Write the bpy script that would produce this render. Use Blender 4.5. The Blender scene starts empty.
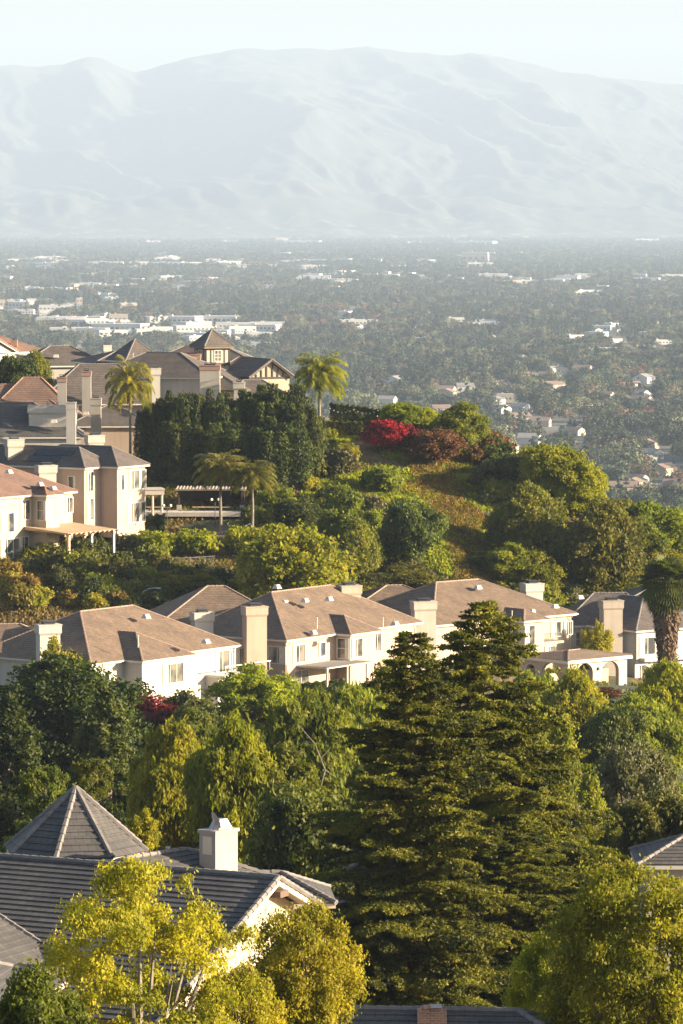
import bpy, math, random
import numpy as np
from mathutils import Vector, Matrix
R = math.radians
S = bpy.context.scene
COL = S.collection
# ------------------------------------------------------------------ camera
F, HZ, CAMZ = 4400.0, 212.0, 160.0            # focal length in pixels, horizon row, camera height above the valley floor
PITCH = math.atan((512 - HZ) / F)
cam_d = bpy.data.cameras.new('camera'); cam = bpy.data.objects.new('camera', cam_d); COL.objects.link(cam)
cam_d.sensor_fit = 'VERTICAL'; cam_d.sensor_height = 36.0; cam_d.lens = F / 1024 * 36.0
cam_d.clip_start = 1.0; cam_d.clip_end = 90000
cam.location = (0, 0, CAMZ); cam.rotation_euler = (R(90) - PITCH, 0, 0)
S.camera = cam
# ------------------------------------------------------------------ world, sun, exposure
SUN_AZ, SUN_EL = R(98), R(15)                # azimuth clockwise from +Y
w = bpy.data.worlds.new('World'); S.world = w; w.use_nodes = True
nt = w.node_tree; bg = nt.nodes['Background']
sky = nt.nodes.new('ShaderNodeTexSky'); sky.sky_type = 'NISHITA'; sky.sun_disc = False
sky.sun_elevation = SUN_EL; sky.sun_rotation = SUN_AZ; sky.dust_density = 1.8; sky.air_density = 1.0; sky.ozone_density = 1.0
nt.links.new(sky.outputs[0], bg.inputs[0]); bg.inputs[1].default_value = 0.05
sl = bpy.data.lights.new('sun', 'SUN'); sun = bpy.data.objects.new('sun', sl); COL.objects.link(sun)
sl.energy = 5.0; sl.angle = R(0.5); sl.color = (1.0, 0.82, 0.57)
sd = Vector((math.sin(SUN_AZ) * math.cos(SUN_EL), math.cos(SUN_AZ) * math.cos(SUN_EL), math.sin(SUN_EL)))
sun.rotation_euler = sd.to_track_quat('Z', 'Y').to_euler(); sun.location = (60, -20, 300)
S.view_settings.view_transform = 'Standard'; S.view_settings.look = 'None'
S.view_settings.gamma = 1.0; S.view_settings.use_curve_mapping = False
S.view_settings.exposure = 2.3
S.render.resolution_x = 683; S.render.resolution_y = 1024
S.cycles.max_bounces = 6; S.cycles.transparent_max_bounces = 8

def at(px, py, d):
    """world point seen at a pixel of the photograph, at depth y = d"""
    X = (px - 341.5) / F; Y = -(py - 512) / F
    c, s = math.cos(PITCH), math.sin(PITCH)
    r = Vector((X, c + Y * s, -s + Y * c))
    return r * (d / r.y) + Vector((0, 0, CAMZ))
def proj(p):
    c, s = math.cos(PITCH), math.sin(PITCH)
    x, y, z = p[0], p[1], p[2] - CAMZ
    D = y * c - z * s
    return 341.5 + F * x / D, 512 - F * (z * c + y * s) / D
# ------------------------------------------------------------------ ground height
GP = [(150,1060,165,126),(500,1060,160,126),(150,990,182,126),(330,1000,200,122),(330,1010,250,114),(560,1010,250,114),(640,900,290,112),(20,900,250,115),
      (60,810,380,108),(300,810,380,108),(600,800,380,108),(60,712,460,105.5),(200,712,482,105.6),(330,700,500,106),(470,695,508,106.3),(640,690,530,103.5),(-150,720,480,106),(900,700,510,104),
      (60,640,508,109),(300,640,530,109),(500,640,550,108.5),(650,640,562,108),(100,600,525,113.2),(30,560,548,117.3),(100,550,556,117.8),(180,522,567,120.4),(260,520,568,120.6),
      (230,560,545,117),(300,590,540,114),(400,590,555,113.5),(500,590,562,112.5),(620,585,577,112),(-100,560,560,117),
      (360,520,575,120.5),(420,520,575,120),(470,550,560,116),(330,470,595,126.5),(400,470,595,125.5),(350,425,622,130),(430,440,612,128.6),(500,468,602,125),(590,512,592,119.7),(640,545,582,115.5),(700,560,575,113.5),(800,600,575,110),
      (30,450,600,124.5),(120,440,600,126),(60,415,640,130.3),(200,412,645,131),(300,412,640,131),(-150,430,620,127)]
_pts = [((a - 341.5) / F * d, d, z) for a, b, d, z in GP]
for x, y, z in [(-70,680,127),(-30,690,127),(0,680,122),(25,660,115),(60,650,104),(110,640,98),(-100,760,110),(0,760,102),(80,760,90),(-100,900,70),(0,900,66),(100,900,60),
                (-300,500,112),(300,500,95),(-300,700,110),(300,750,80),(-200,250,118),(200,250,112),(-60,100,128),(60,100,128),(-200,60,130),(200,60,126),(0,0,150),(-150,1100,30),(0,1100,28),(150,1100,25)]:
    _pts.append((x, y, z))
_P = np.array(_pts); _A = np.sqrt(((_P[:, None, :2] - _P[None, :, :2]) ** 2).sum(-1) + 36.0)
_W = np.linalg.solve(_A + np.eye(len(_P)) * -0.6, _P[:, 2] - 110)
def ground_arr(x, y):
    x = np.asarray(x, float); y = np.asarray(y, float)
    xc = np.clip(x, -320, 320); yc = np.clip(y, 0, 1150)
    out = np.zeros_like(x)
    for (px, py, _), wt in zip(_P, _W):
        out += wt * np.sqrt((xc - px) ** 2 + (yc - py) ** 2 + 36.0)
    out += 110
    t = np.clip((y - 950) / 700, 0, 1); t = t * t * (3 - 2 * t)
    rel = np.clip((np.abs(x) - 320) / 1500, 0, 1)
    return np.maximum(out, 0) * (1 - t) * (1 - 0.5 * rel)
def ground(x, y): return float(ground_arr(np.array([x]), np.array([y]))[0])

def vnoise(x, y, seed=0):
    xi = np.floor(x).astype(np.int64); yi = np.floor(y).astype(np.int64); fx = x - xi; fy = y - yi
    fx = fx * fx * (3 - 2 * fx); fy = fy * fy * (3 - 2 * fy)
    def h(a, b):
        n = (a * 374761393 + b * 668265263 + seed * 974711) & 0x7fffffff
        n = ((n ^ (n >> 13)) * 1274126177) & 0x7fffffff
        return ((n ^ (n >> 16)) & 0xffff) / 65535.0
    return (h(xi, yi) * (1 - fx) + h(xi + 1, yi) * fx) * (1 - fy) + (h(xi, yi + 1) * (1 - fx) + h(xi + 1, yi + 1) * fx) * fy
def fbm(x, y, o=4, seed=0):
    v = 0; a = .5
    for k in range(o): v = v + a * vnoise(x, y, seed + k); x = x * 2.03 + 11; y = y * 2.03 + 5; a *= .5
    return v
# ------------------------------------------------------------------ materials
MATS = {}
def newmat(name):
    m = bpy.data.materials.new(name); m.use_nodes = True; MATS[name] = m
    return m, m.node_tree, m.node_tree.nodes['Principled BSDF']
def N(nt, typ, **kw):
    n = nt.nodes.new(typ)
    for k, v in kw.items():
        if k in n.inputs: n.inputs[k].default_value = v
        else: setattr(n, k, v)
    return n
def mixcol(nt, fac, a, b):
    m = nt.nodes.new('ShaderNodeMix'); m.data_type = 'RGBA'
    for s, v in ((0, fac), (6, a), (7, b)):
        if hasattr(v, 'is_output'): nt.links.new(v, m.inputs[s])
        else: m.inputs[s].default_value = (*v, 1) if isinstance(v, tuple) else v
    return m.outputs[2]
def ramp(nt, src, stops):
    r = nt.nodes.new('ShaderNodeValToRGB'); nt.links.new(src, r.inputs[0]); e = r.color_ramp.elements
    while len(e) < len(stops): e.new(0.5)
    for q, (p, c) in zip(e, stops): q.position = p; q.color = (*c, 1)
    return r.outputs[0]
def plain(name, col, rough=.8, var=.12, scale=.6, metal=0, bump=0):
    """plain painted, plastered or stone surface with blotches of dirt and wear"""
    m, nt, p = newmat(name)
    tc = N(nt, 'ShaderNodeTexCoord'); n = N(nt, 'ShaderNodeTexNoise', Scale=scale, Detail=6.0)
    nt.links.new(tc.outputs['Object'], n.inputs['Vector'])
    lo = tuple(c * (1 - var) for c in col); hi = tuple(min(1, c * (1 + var)) for c in col)
    c_ = ramp(nt, n.outputs[0], [(.35, lo), (.65, hi)])
    if name.startswith('stucco'):   # rain streaks running down the plaster
        mp = N(nt, 'ShaderNodeMapping'); mp.inputs['Scale'].default_value = (2.2, 2.2, .12); nt.links.new(tc.outputs['Object'], mp.inputs[0])
        n3 = N(nt, 'ShaderNodeTexNoise', Scale=1.0, Detail=5.0); nt.links.new(mp.outputs[0], n3.inputs['Vector'])
        mm = nt.nodes.new('ShaderNodeMix'); mm.data_type = 'RGBA'; mm.blend_type = 'MULTIPLY'; mm.inputs[0].default_value = 1
        nt.links.new(c_, mm.inputs[6]); nt.links.new(ramp(nt, n3.outputs[0], [(.36, (.92, .91, .89)), (.55, (1, 1, 1))]), mm.inputs[7]); c_ = mm.outputs[2]
    nt.links.new(c_, p.inputs['Base Color'])
    p.inputs['Roughness'].default_value = rough; p.inputs['Metallic'].default_value = metal
    if bump:
        n2 = N(nt, 'ShaderNodeTexNoise', Scale=8.0, Detail=4.0); nt.links.new(tc.outputs['Object'], n2.inputs['Vector'])
        b = N(nt, 'ShaderNodeBump', Strength=bump, Distance=.02); nt.links.new(n2.outputs[0], b.inputs['Height']); nt.links.new(b.outputs[0], p.inputs['Normal'])
    return m
def tiles(name, c1, c2, mortar, bw=.33, rh=.36, rough=.75):
    """concrete roof tiles: each tile its own tint, laid by the UV metres of the roof slope, weathered"""
    m, nt, p = newmat(name)
    uv = N(nt, 'ShaderNodeUVMap'); br = N(nt, 'ShaderNodeTexBrick', Scale=1.0)
    br.inputs['Brick Width'].default_value = bw; br.inputs['Row Height'].default_value = rh
    br.inputs['Mortar Size'].default_value = .012; br.inputs['Mortar Smooth'].default_value = .2; br.inputs['Bias'].default_value = 0
    br.inputs['Color1'].default_value = (*c1, 1); br.inputs['Color2'].default_value = (*c2, 1); br.inputs['Mortar'].default_value = (*mortar, 1)
    nt.links.new(uv.outputs[0], br.inputs['Vector'])
    n = N(nt, 'ShaderNodeTexNoise', Scale=.35, Detail=5.0); nt.links.new(uv.outputs[0], n.inputs['Vector'])
    dirt = ramp(nt, n.outputs[0], [(.3, (.72, .72, .74)), (.7, (1.12, 1.1, 1.06))])
    mm = nt.nodes.new('ShaderNodeMix'); mm.data_type = 'RGBA'; mm.blend_type = 'MULTIPLY'; mm.inputs[0].default_value = 1
    nt.links.new(br.outputs[0], mm.inputs[6]); nt.links.new(dirt, mm.inputs[7]); nt.links.new(mm.outputs[2], p.inputs['Base Color'])
    p.inputs['Roughness'].default_value = rough
    b = N(nt, 'ShaderNodeBump', Strength=.6, Distance=.02, invert=True); nt.links.new(br.outputs[1], b.inputs['Height']); nt.links.new(b.outputs[0], p.inputs['Normal'])
    return m
def leaf(name, dark, light, trans=.3, hue=.04, scale=.5, tcol=None, vr=.25):
    """foliage: colour varies from clump to clump and from plant to plant; light passes through the leaves"""
    m, nt, p = newmat(name)
    tc = N(nt, 'ShaderNodeTexCoord'); n = N(nt, 'ShaderNodeTexNoise', Scale=scale, Detail=5.0); nt.links.new(tc.outputs['Object'], n.inputs['Vector'])
    c = ramp(nt, n.outputs[0], [(.36, dark), (.64, light)])
    oi = N(nt, 'ShaderNodeObjectInfo'); hs = N(nt, 'ShaderNodeHueSaturation')
    mr = N(nt, 'ShaderNodeMapRange'); mr.inputs['To Min'].default_value = .5 - hue; mr.inputs['To Max'].default_value = .5 + hue * .6
    mv = N(nt, 'ShaderNodeMapRange'); mv.inputs['To Min'].default_value = 1 - vr; mv.inputs['To Max'].default_value = 1 + vr
    mt = N(nt, 'ShaderNodeMath', operation='FRACT'); mu = N(nt, 'ShaderNodeMath', operation='MULTIPLY'); mu.inputs[1].default_value = 7.31
    nt.links.new(oi.outputs['Random'], mr.inputs[0]); nt.links.new(oi.outputs['Random'], mu.inputs[0]); nt.links.new(mu.outputs[0], mt.inputs[0]); nt.links.new(mt.outputs[0], mv.inputs[0])
    nt.links.new(mr.outputs[0], hs.inputs['Hue']); nt.links.new(mv.outputs[0], hs.inputs['Value']); nt.links.new(c, hs.inputs['Color'])
    nt.links.new(hs.outputs[0], p.inputs['Base Color']); p.inputs['Roughness'].default_value = .6; p.inputs['Specular IOR Level'].default_value = .18
    tr = N(nt, 'ShaderNodeBsdfTranslucent'); g = N(nt, 'ShaderNodeMix'); g.data_type = 'RGBA'; g.blend_type = 'MULTIPLY'; g.inputs[0].default_value = 1
    nt.links.new(hs.outputs[0], g.inputs[6]); g.inputs[7].default_value = (*(tcol or (1.25, 1.5, .38)), 1); nt.links.new(g.outputs[2], tr.inputs[0])
    mx = N(nt, 'ShaderNodeMixShader'); mx.inputs[0].default_value = trans
    out = nt.nodes['Material Output']; nt.links.new(p.outputs[0], mx.inputs[1]); nt.links.new(tr.outputs[0], mx.inputs[2]); nt.links.new(mx.outputs[0], out.inputs[0])
    return m
plain('stucco_white', (.42, .39, .355), .85, .04, .5, bump=.15)
plain('stucco_cream', (.39, .315, .24), .85, .05, .5, bump=.15)
plain('stucco_pink', (.375, .285, .225), .85, .05, .5, bump=.15)
plain('stucco_pale', (.39, .35, .305), .85, .05, .5, bump=.15)
plain('stucco_grey', (.36, .36, .38), .85, .05, .5, bump=.15)
plain('stucco_taupe', (.30, .26, .225), .85, .05, .5, bump=.15)
plain('trim_white', (.50, .47, .43), .6, .04)
plain('trim_tan', (.50, .42, .33), .6, .06)
plain('trim_brown', (.10, .065, .045), .6, .1)
plain('trim_dark', (.035, .03, .03), .5, .1)
plain('metal_grey', (.33, .34, .36), .4, .1, metal=.6)
plain('metal_dark', (.05, .05, .055), .45, .1, metal=.4)
plain('vent_pale', (.48, .42, .36), .6, .1)
plain('canvas_tan', (.36, .25, .15), .8, .08)
plain('wood_tan', (.40, .27, .16), .7, .15, 2)
plain('wood_dark', (.05, .032, .022), .7, .2, 2)
plain('curtain', (.50, .45, .37), .9, .1, 2)
plain('bark', (.16, .115, .08), .9, .3, 2.5, bump=.4)
plain('bark_red', (.15, .075, .045), .9, .3, 2.5, bump=.4)
plain('bark_grey', (.17, .145, .115), .9, .25, 2.5, bump=.4)
plain('dead_frond', (.13, .085, .05), .9, .3, 3)
plain('concrete', (.40, .37, .33), .9, .12, .8)
plain('paving', (.45, .40, .36), .9, .1, .8)
plain('panel_black', (.012, .014, .02), .2, .2)
plain('bulb', (.75, .72, .65), .3, .05)
def brickmat(name, c1, c2, mo):
    m, nt, p = newmat(name)
    tc = N(nt, 'ShaderNodeTexCoord'); mp = N(nt, 'ShaderNodeMapping'); mp.inputs['Rotation'].default_value = (R(90), 0, 0)
    br = N(nt, 'ShaderNodeTexBrick', Scale=1.0); br.inputs['Brick Width'].default_value = .24; br.inputs['Row Height'].default_value = .085; br.inputs['Mortar Size'].default_value = .012
    br.inputs['Color1'].default_value = (*c1, 1); br.inputs['Color2'].default_value = (*c2, 1); br.inputs['Mortar'].default_value = (*mo, 1)
    nt.links.new(tc.outputs['Object'], mp.inputs[0]); nt.links.new(mp.outputs[0], br.inputs['Vector']); nt.links.new(br.outputs[0], p.inputs['Base Color']); p.inputs['Roughness'].default_value = .9
brickmat('brick', (.30, .13, .08), (.38, .19, .12), (.35, .30, .26))
m, nt, p = newmat('glass')
p.inputs['Base Color'].default_value = (.055, .06, .065, 1); p.inputs['Roughness'].default_value = .08; p.inputs['Specular IOR Level'].default_value = .7
n = N(nt, 'ShaderNodeTexNoise', Scale=.7, Detail=1.0); tc = N(nt, 'ShaderNodeTexCoord'); nt.links.new(tc.outputs['Object'], n.inputs['Vector'])
nt.links.new(ramp(nt, n.outputs[0], [(.4, (.04, .045, .05)), (.6, (.16, .15, .13))]), p.inputs['Base Color'])
tiles('tile_brown', (.18, .126, .09), (.128, .09, .065), (.082, .058, .043))
tiles('tile_red', (.185, .115, .088), (.145, .088, .068), (.10, .062, .048))
tiles('tile_grey', (.092, .086, .085), (.066, .062, .062), (.032, .03, .03), .34, .40)
tiles('tile_slate', (.115, .094, .085), (.085, .070, .064), (.048, .041, .038), .32, .36)
leaf('leaf_dark', (.026, .038, .012), (.12, .128, .022), .3)
leaf('leaf_cypress', (.016, .028, .008), (.075, .09, .014), .25, .02)
leaf('leaf_mid', (.065, .078, .014), (.19, .19, .024), .42, .03)
leaf('leaf_bright', (.13, .15, .014), (.31, .295, .02), .46, .025)
leaf('leaf_yellow', (.15, .145, .016), (.36, .295, .024), .40, .01)
leaf('leaf_olive', (.075, .08, .035), (.13, .125, .05), .25)
leaf('leaf_redwood', (.035, .046, .010), (.22, .215, .022), .32, .02)
leaf('leaf_pepper', (.08, .105, .016), (.25, .245, .026), .42, .02)
leaf('leaf_orange', (.12, .09, .022), (.25, .175, .03), .3, .03)
leaf('leaf_rust', (.10, .045, .022), (.15, .075, .03), .3, .02)
leaf('leaf_red', (.20, .012, .012), (.34, .02, .015), .35, .01, tcol=(1.5, .5, .4))
leaf('leaf_crimson', (.10, .010, .012), (.17, .018, .018), .3, .01, tcol=(1.5, .5, .4))
leaf('leaf_palm', (.14, .15, .018), (.32, .29, .03), .4, .02)
leaf('leaf_straw', (.17, .115, .045), (.25, .17, .06), .3, .03)
leaf('far_dark', (.018, .030, .024), (.06, .078, .048), .1, .05, .05, vr=.5)
leaf('far_mid', (.05, .065, .036), (.17, .165, .09), .15, .05, .05, vr=.55)
leaf('far_rust', (.12, .075, .05), (.22, .15, .10), .1, .02, .05, vr=.35)
# ------------------------------------------------------------------ object helpers
def tag(o, label=None, cat=None, group=None, kind=None):
    if label: o['label'] = label
    if cat: o['category'] = cat
    if group: o['group'] = group
    if kind: o['kind'] = kind
    return o
def empty(name, loc, label, cat, group=None, rz=0):
    o = bpy.data.objects.new(name, None); COL.objects.link(o); o.location = loc; o.rotation_euler = (0, 0, rz); o.empty_display_size = .5
    return tag(o, label, cat, group)
def link(name, me, parent=None, loc=(0, 0, 0)):
    o = bpy.data.objects.new(name, me); COL.objects.link(o); o.location = loc
    if parent is not None: o.parent = parent
    return o
def quadmesh(name, V, mat, nper=4):
    """fast mesh of separate quads: V is (N, 4, 3)"""
    V = np.asarray(V, np.float32).reshape(-1, 3); n = len(V) // nper
    me = bpy.data.meshes.new(name); me.vertices.add(len(V)); me.vertices.foreach_set('co', V.ravel())
    me.loops.add(len(V)); me.loops.foreach_set('vertex_index', np.arange(len(V), dtype=np.int32))
    me.polygons.add(n); me.polygons.foreach_set('loop_start', np.arange(n, dtype=np.int32) * nper)
    me.update(calc_edges=True); me.materials.append(MATS[mat])
    return me
class MB:
    """collects shapes, builds ONE mesh; points pass through self.xf"""
    def __init__(s, xf=None): s.v = []; s.f = []; s.uv = []; s.m = []; s.xf = xf or (lambda p: p)
    def poly(s, pts, uv=None, mi=0):
        b = len(s.v); s.v += [tuple(s.xf(p)) for p in pts]; s.f.append(tuple(range(b, b + len(pts)))); s.uv.append(uv or [(0, 0)] * len(pts)); s.m.append(mi)
    def hexa(s, c, mi=0):
        for q in ((0, 3, 2, 1), (4, 5, 6, 7), (0, 1, 5, 4), (1, 2, 6, 5), (2, 3, 7, 6), (3, 0, 4, 7)): s.poly([c[k] for k in q], mi=mi)
    def box(s, x0, x1, y0, y1, z0, z1, mi=0):
        s.hexa([(x0, y0, z0), (x1, y0, z0), (x1, y1, z0), (x0, y1, z0), (x0, y0, z1), (x1, y0, z1), (x1, y1, z1), (x0, y1, z1)], mi)
    def taper(s, cx, cy, z0, z1, w0, d0, w1, d1, mi=0):
        s.hexa([(cx - w0, cy - d0, z0), (cx + w0, cy - d0, z0), (cx + w0, cy + d0, z0), (cx - w0, cy + d0, z0), (cx - w1, cy - d1, z1), (cx + w1, cy - d1, z1), (cx + w1, cy + d1, z1), (cx - w1, cy + d1, z1)], mi)
    def tube(s, pts, rad, n=7, mi=0):
        pts = [Vector(p) for p in pts]; rings = []
        rr = rad if hasattr(rad, '__len__') else [rad] * len(pts)
        for i, p in enumerate(pts):
            t = (pts[min(i + 1, len(pts) - 1)] - pts[max(i - 1, 0)]).normalized()
            a = t.cross(Vector((0, 0, 1)) if abs(t.z) < .9 else Vector((1, 0, 0))).normalized(); b = t.cross(a)
            rings.append([p + (a * math.cos(k * 2 * math.pi / n) + b * math.sin(k * 2 * math.pi / n)) * rr[i] for k in range(n)])
        for i in range(len(rings) - 1):
            for k in range(n): s.poly([rings[i][k], rings[i][(k + 1) % n], rings[i + 1][(k + 1) % n], rings[i + 1][k]], mi=mi)
        s.poly(rings[-1], mi=mi); s.poly(rings[0][::-1], mi=mi)
    def build(s, name, mats, parent=None, loc=(0, 0, 0), smooth=False):
        me = bpy.data.meshes.new(name); me.from_pydata(s.v, [], s.f)
        for q in ([mats] if isinstance(mats, str) else mats): me.materials.append(MATS[q])
        ul = me.uv_layers.new(name='UVMap'); flat = [c for u in s.uv for p in u for c in p]; ul.data.foreach_set('uv', flat)
        me.polygons.foreach_set('material_index', s.m)
        if smooth: me.polygons.foreach_set('use_smooth', [True] * len(s.f))
        me.update()
        return link(name, me, parent, loc)
# ------------------------------------------------------------------ the ground, one sheet to the horizon
def grid(name, xs, ys, zf, mats, smooth=True):
    X, Y = np.meshgrid(xs, ys); Z = zf(X, Y); nx, ny = len(xs), len(ys)
    me = bpy.data.meshes.new(name); me.vertices.add(nx * ny); me.vertices.foreach_set('co', np.stack([X, Y, Z], -1).astype(np.float32).ravel())
    i = (np.arange(ny - 1)[:, None] * nx + np.arange(nx - 1)[None, :]).ravel(); q = np.stack([i, i + 1, i + nx + 1, i + nx], 1).astype(np.int32)
    me.loops.add(q.size); me.loops.foreach_set('vertex_index', q.ravel()); me.polygons.add(len(q)); me.polygons.foreach_set('loop_start', np.arange(len(q), dtype=np.int32) * 4)
    me.polygons.foreach_set('use_smooth', np.ones(len(q), bool)); me.update(calc_edges=True)
    for m in mats: me.materials.append(MATS[m])
    return link(name, me)
m, nt, p = newmat('earth')
tc = N(nt, 'ShaderNodeTexCoord'); n1 = N(nt, 'ShaderNodeTexNoise', Scale=.09, Detail=6.0); n2 = N(nt, 'ShaderNodeTexNoise', Scale=1.6, Detail=6.0); n3 = N(nt, 'ShaderNodeTexNoise', Scale=.0035, Detail=8.0)
for n in (n1, n2, n3): nt.links.new(tc.outputs['Object'], n.inputs['Vector'])
a = ramp(nt, n1.outputs[0], [(.40, (.05, .06, .02)), (.50, (.13, .10, .045)), (.62, (.19, .115, .05))])
b = ramp(nt, n2.outputs[0], [(.35, (.6, .6, .6)), (.7, (1.25, 1.2, 1.1))])
mm = nt.nodes.new('ShaderNodeMix'); mm.data_type = 'RGBA'; mm.blend_type = 'MULTIPLY'; mm.inputs[0].default_value = 1; nt.links.new(a, mm.inputs[6]); nt.links.new(b, mm.inputs[7])
far = ramp(nt, n3.outputs[0], [(.35, (.06, .07, .05)), (.5, (.12, .115, .095)), (.62, (.24, .22, .19))])
sx = N(nt, 'ShaderNodeSeparateXYZ'); nt.links.new(tc.outputs['Object'], sx.inputs[0]); mr = N(nt, 'ShaderNodeMapRange'); mr.inputs['From Min'].default_value = 1000; mr.inputs['From Max'].default_value = 1500
nt.links.new(sx.outputs['Y'], mr.inputs[0]); nt.links.new(mixcol(nt, mr.outputs[0], mm.outputs[2], far), p.inputs['Base Color']); p.inputs['Roughness'].default_value = .95
bm_ = N(nt, 'ShaderNodeBump', Strength=.8, Distance=.3); nt.links.new(n2.outputs[0], bm_.inputs['Height']); nt.links.new(bm_.outputs[0], p.inputs['Normal'])
gx = np.concatenate([-np.geomspace(152, 19000, 46)[::-1], np.arange(-150, 151, 2.0), np.geomspace(152, 19000, 46)])
gy = np.concatenate([np.linspace(-1500, 40, 20), np.arange(50, 760, 2.0), np.geomspace(765, 34500, 130)])
def groundz(X, Y):
    z = ground_arr(X, Y); near = np.clip((760 - Y) / 80, 0, 1) * np.clip((Y - 300) / 60, 0, 1)
    return z + (fbm(X / 9, Y / 9, 3, 4) - .45) * 1.0 * near
tag(grid('ground', gx, gy, groundz, ['earth']), kind='structure')
# ------------------------------------------------------------------ mountains
m, nt, p = newmat('mountain')
tc = N(nt, 'ShaderNodeTexCoord'); n1 = N(nt, 'ShaderNodeTexNoise', Scale=.0016, Detail=12.0, Roughness=.7); n2 = N(nt, 'ShaderNodeTexNoise', Scale=.0035, Detail=8.0, Roughness=.7)
for n in (n1, n2): nt.links.new(tc.outputs['Object'], n.inputs['Vector'])
a = ramp(nt, n1.outputs[0], [(.42, (.03, .04, .03)), (.56, (.06, .06, .042)), (.68, (.14, .12, .09))]); b = ramp(nt, n2.outputs[0], [(.48, (.025, .035, .025)), (.66, (.11, .095, .075))])
sz = N(nt, 'ShaderNodeSeparateXYZ'); nt.links.new(tc.outputs['Object'], sz.inputs[0]); zr_ = N(nt, 'ShaderNodeMapRange'); zr_.inputs['From Min'].default_value = 10; zr_.inputs['From Max'].default_value = 230
n4 = N(nt, 'ShaderNodeTexNoise', Scale=.012, Detail=6.0); nt.links.new(tc.outputs['Object'], n4.inputs['Vector']); low = ramp(nt, n4.outputs[0], [(.4, (.018, .03, .02)), (.6, (.09, .09, .06)), (.7, (.3, .28, .25))])
nt.links.new(sz.outputs['Z'], zr_.inputs[0]); nt.links.new(mixcol(nt, zr_.outputs[0], low, mixcol(nt, .5, a, b)), p.inputs['Base Color']); p.inputs['Roughness'].default_value = 1
SX = np.array([-400,-200,0,20,40,62,90,110,135,165,190,215,240,300,345,400,450,500,540,580,600,640,683,760,860,1000,1300]); SY = np.array([84,72,68,67,70,68,60,62,68,64,56,52,50,47,45,50,55,58,67,77,80,81,85,95,90,100,120])
YC = 31500.0
def mz(X, Y):
    px = 341.5 + X / Y * F; hc = CAMZ + (HZ - np.interp(px * 1.0, SX, SY)) / F * YC
    hc = np.where(Y > 0, hc, 0) + (fbm(X / 350, Y * 0, 4, 9) - .47) * 60
    t = np.clip((Y - 24500) / (YC - 24500), 0, 1.6)
    prof = np.where(t <= 1, t ** 1.5, np.maximum(1 - (t - 1) * 1.3, 0))
    wx = X + 900 * (fbm(X / 2600, Y / 2600, 3, 31) - .5) + .25 * (Y - 28000); rid = 1 - np.abs(2 * vnoise(wx / 1300, Y / 4200, 3) - 1); rid2 = 1 - np.abs(2 * vnoise(wx / 520 + 5, Y / 1500, 6) - 1); rid3 = 1 - np.abs(2 * fbm(wx / 230, Y / 420, 3, 8) - 1)
    amp = np.clip(t * (1.05 - t) * 4, 0, 1)
    rm = 0; a_ = 1.0; fx, fy = wx / 1500, Y / 3600
    for k in range(6):
        v_ = vnoise(fx, fy, 60 + k); rm = rm + a_ * ((1 - np.abs(2 * v_ - 1)) ** 1.6 - .45); fx, fy = fx * 2.1 + fy * .35, fy * 2.0 - fx * .25; a_ *= .52
    z = hc * prof + amp * 270 * rm
    fh = np.exp(-((Y - 25900) / 700) ** 2) * (150 + 330 * (fbm(X / 1300, 0 * Y + 3, 4, 15) - .3)) * (.6 + .5 * rid3 + .35 * rid2)
    fh2 = np.exp(-((Y - 24300) / 420) ** 2) * np.maximum(0, 90 * (fbm(X / 900 + 30, 0 * Y + 1, 3, 22) - .42) * 3)
    return np.maximum(np.maximum(z, fh), fh2) - 12
tag(grid('mountains', np.arange(-6000, 6001, 24.0), np.concatenate([np.arange(23000, 32500, 30.0), np.arange(32500, 35000, 250.0)]), mz, ['mountain']), kind='structure')
# ------------------------------------------------------------------ haze: one closed box of pale air
HAZE = 5.0e-5
m = bpy.data.materials.new('haze_air'); m.use_nodes = True; nt = m.node_tree; nt.nodes.clear()
o = nt.nodes.new('ShaderNodeOutputMaterial'); v = nt.nodes.new('ShaderNodeVolumePrincipled'); v.inputs['Density'].default_value = HAZE; v.inputs['Color'].default_value = (.485, .62, .84, 1); v.inputs['Anisotropy'].default_value = 0.0
nt.links.new(v.outputs[0], o.inputs['Volume']); MATS['haze_air'] = m
hz = MB(); hz.box(-21000, 21000, -2500, 36500, -3, 1550); tag(hz.build('haze', 'haze_air'), 'thin pale air over the whole valley', 'haze', kind='stuff')
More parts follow.
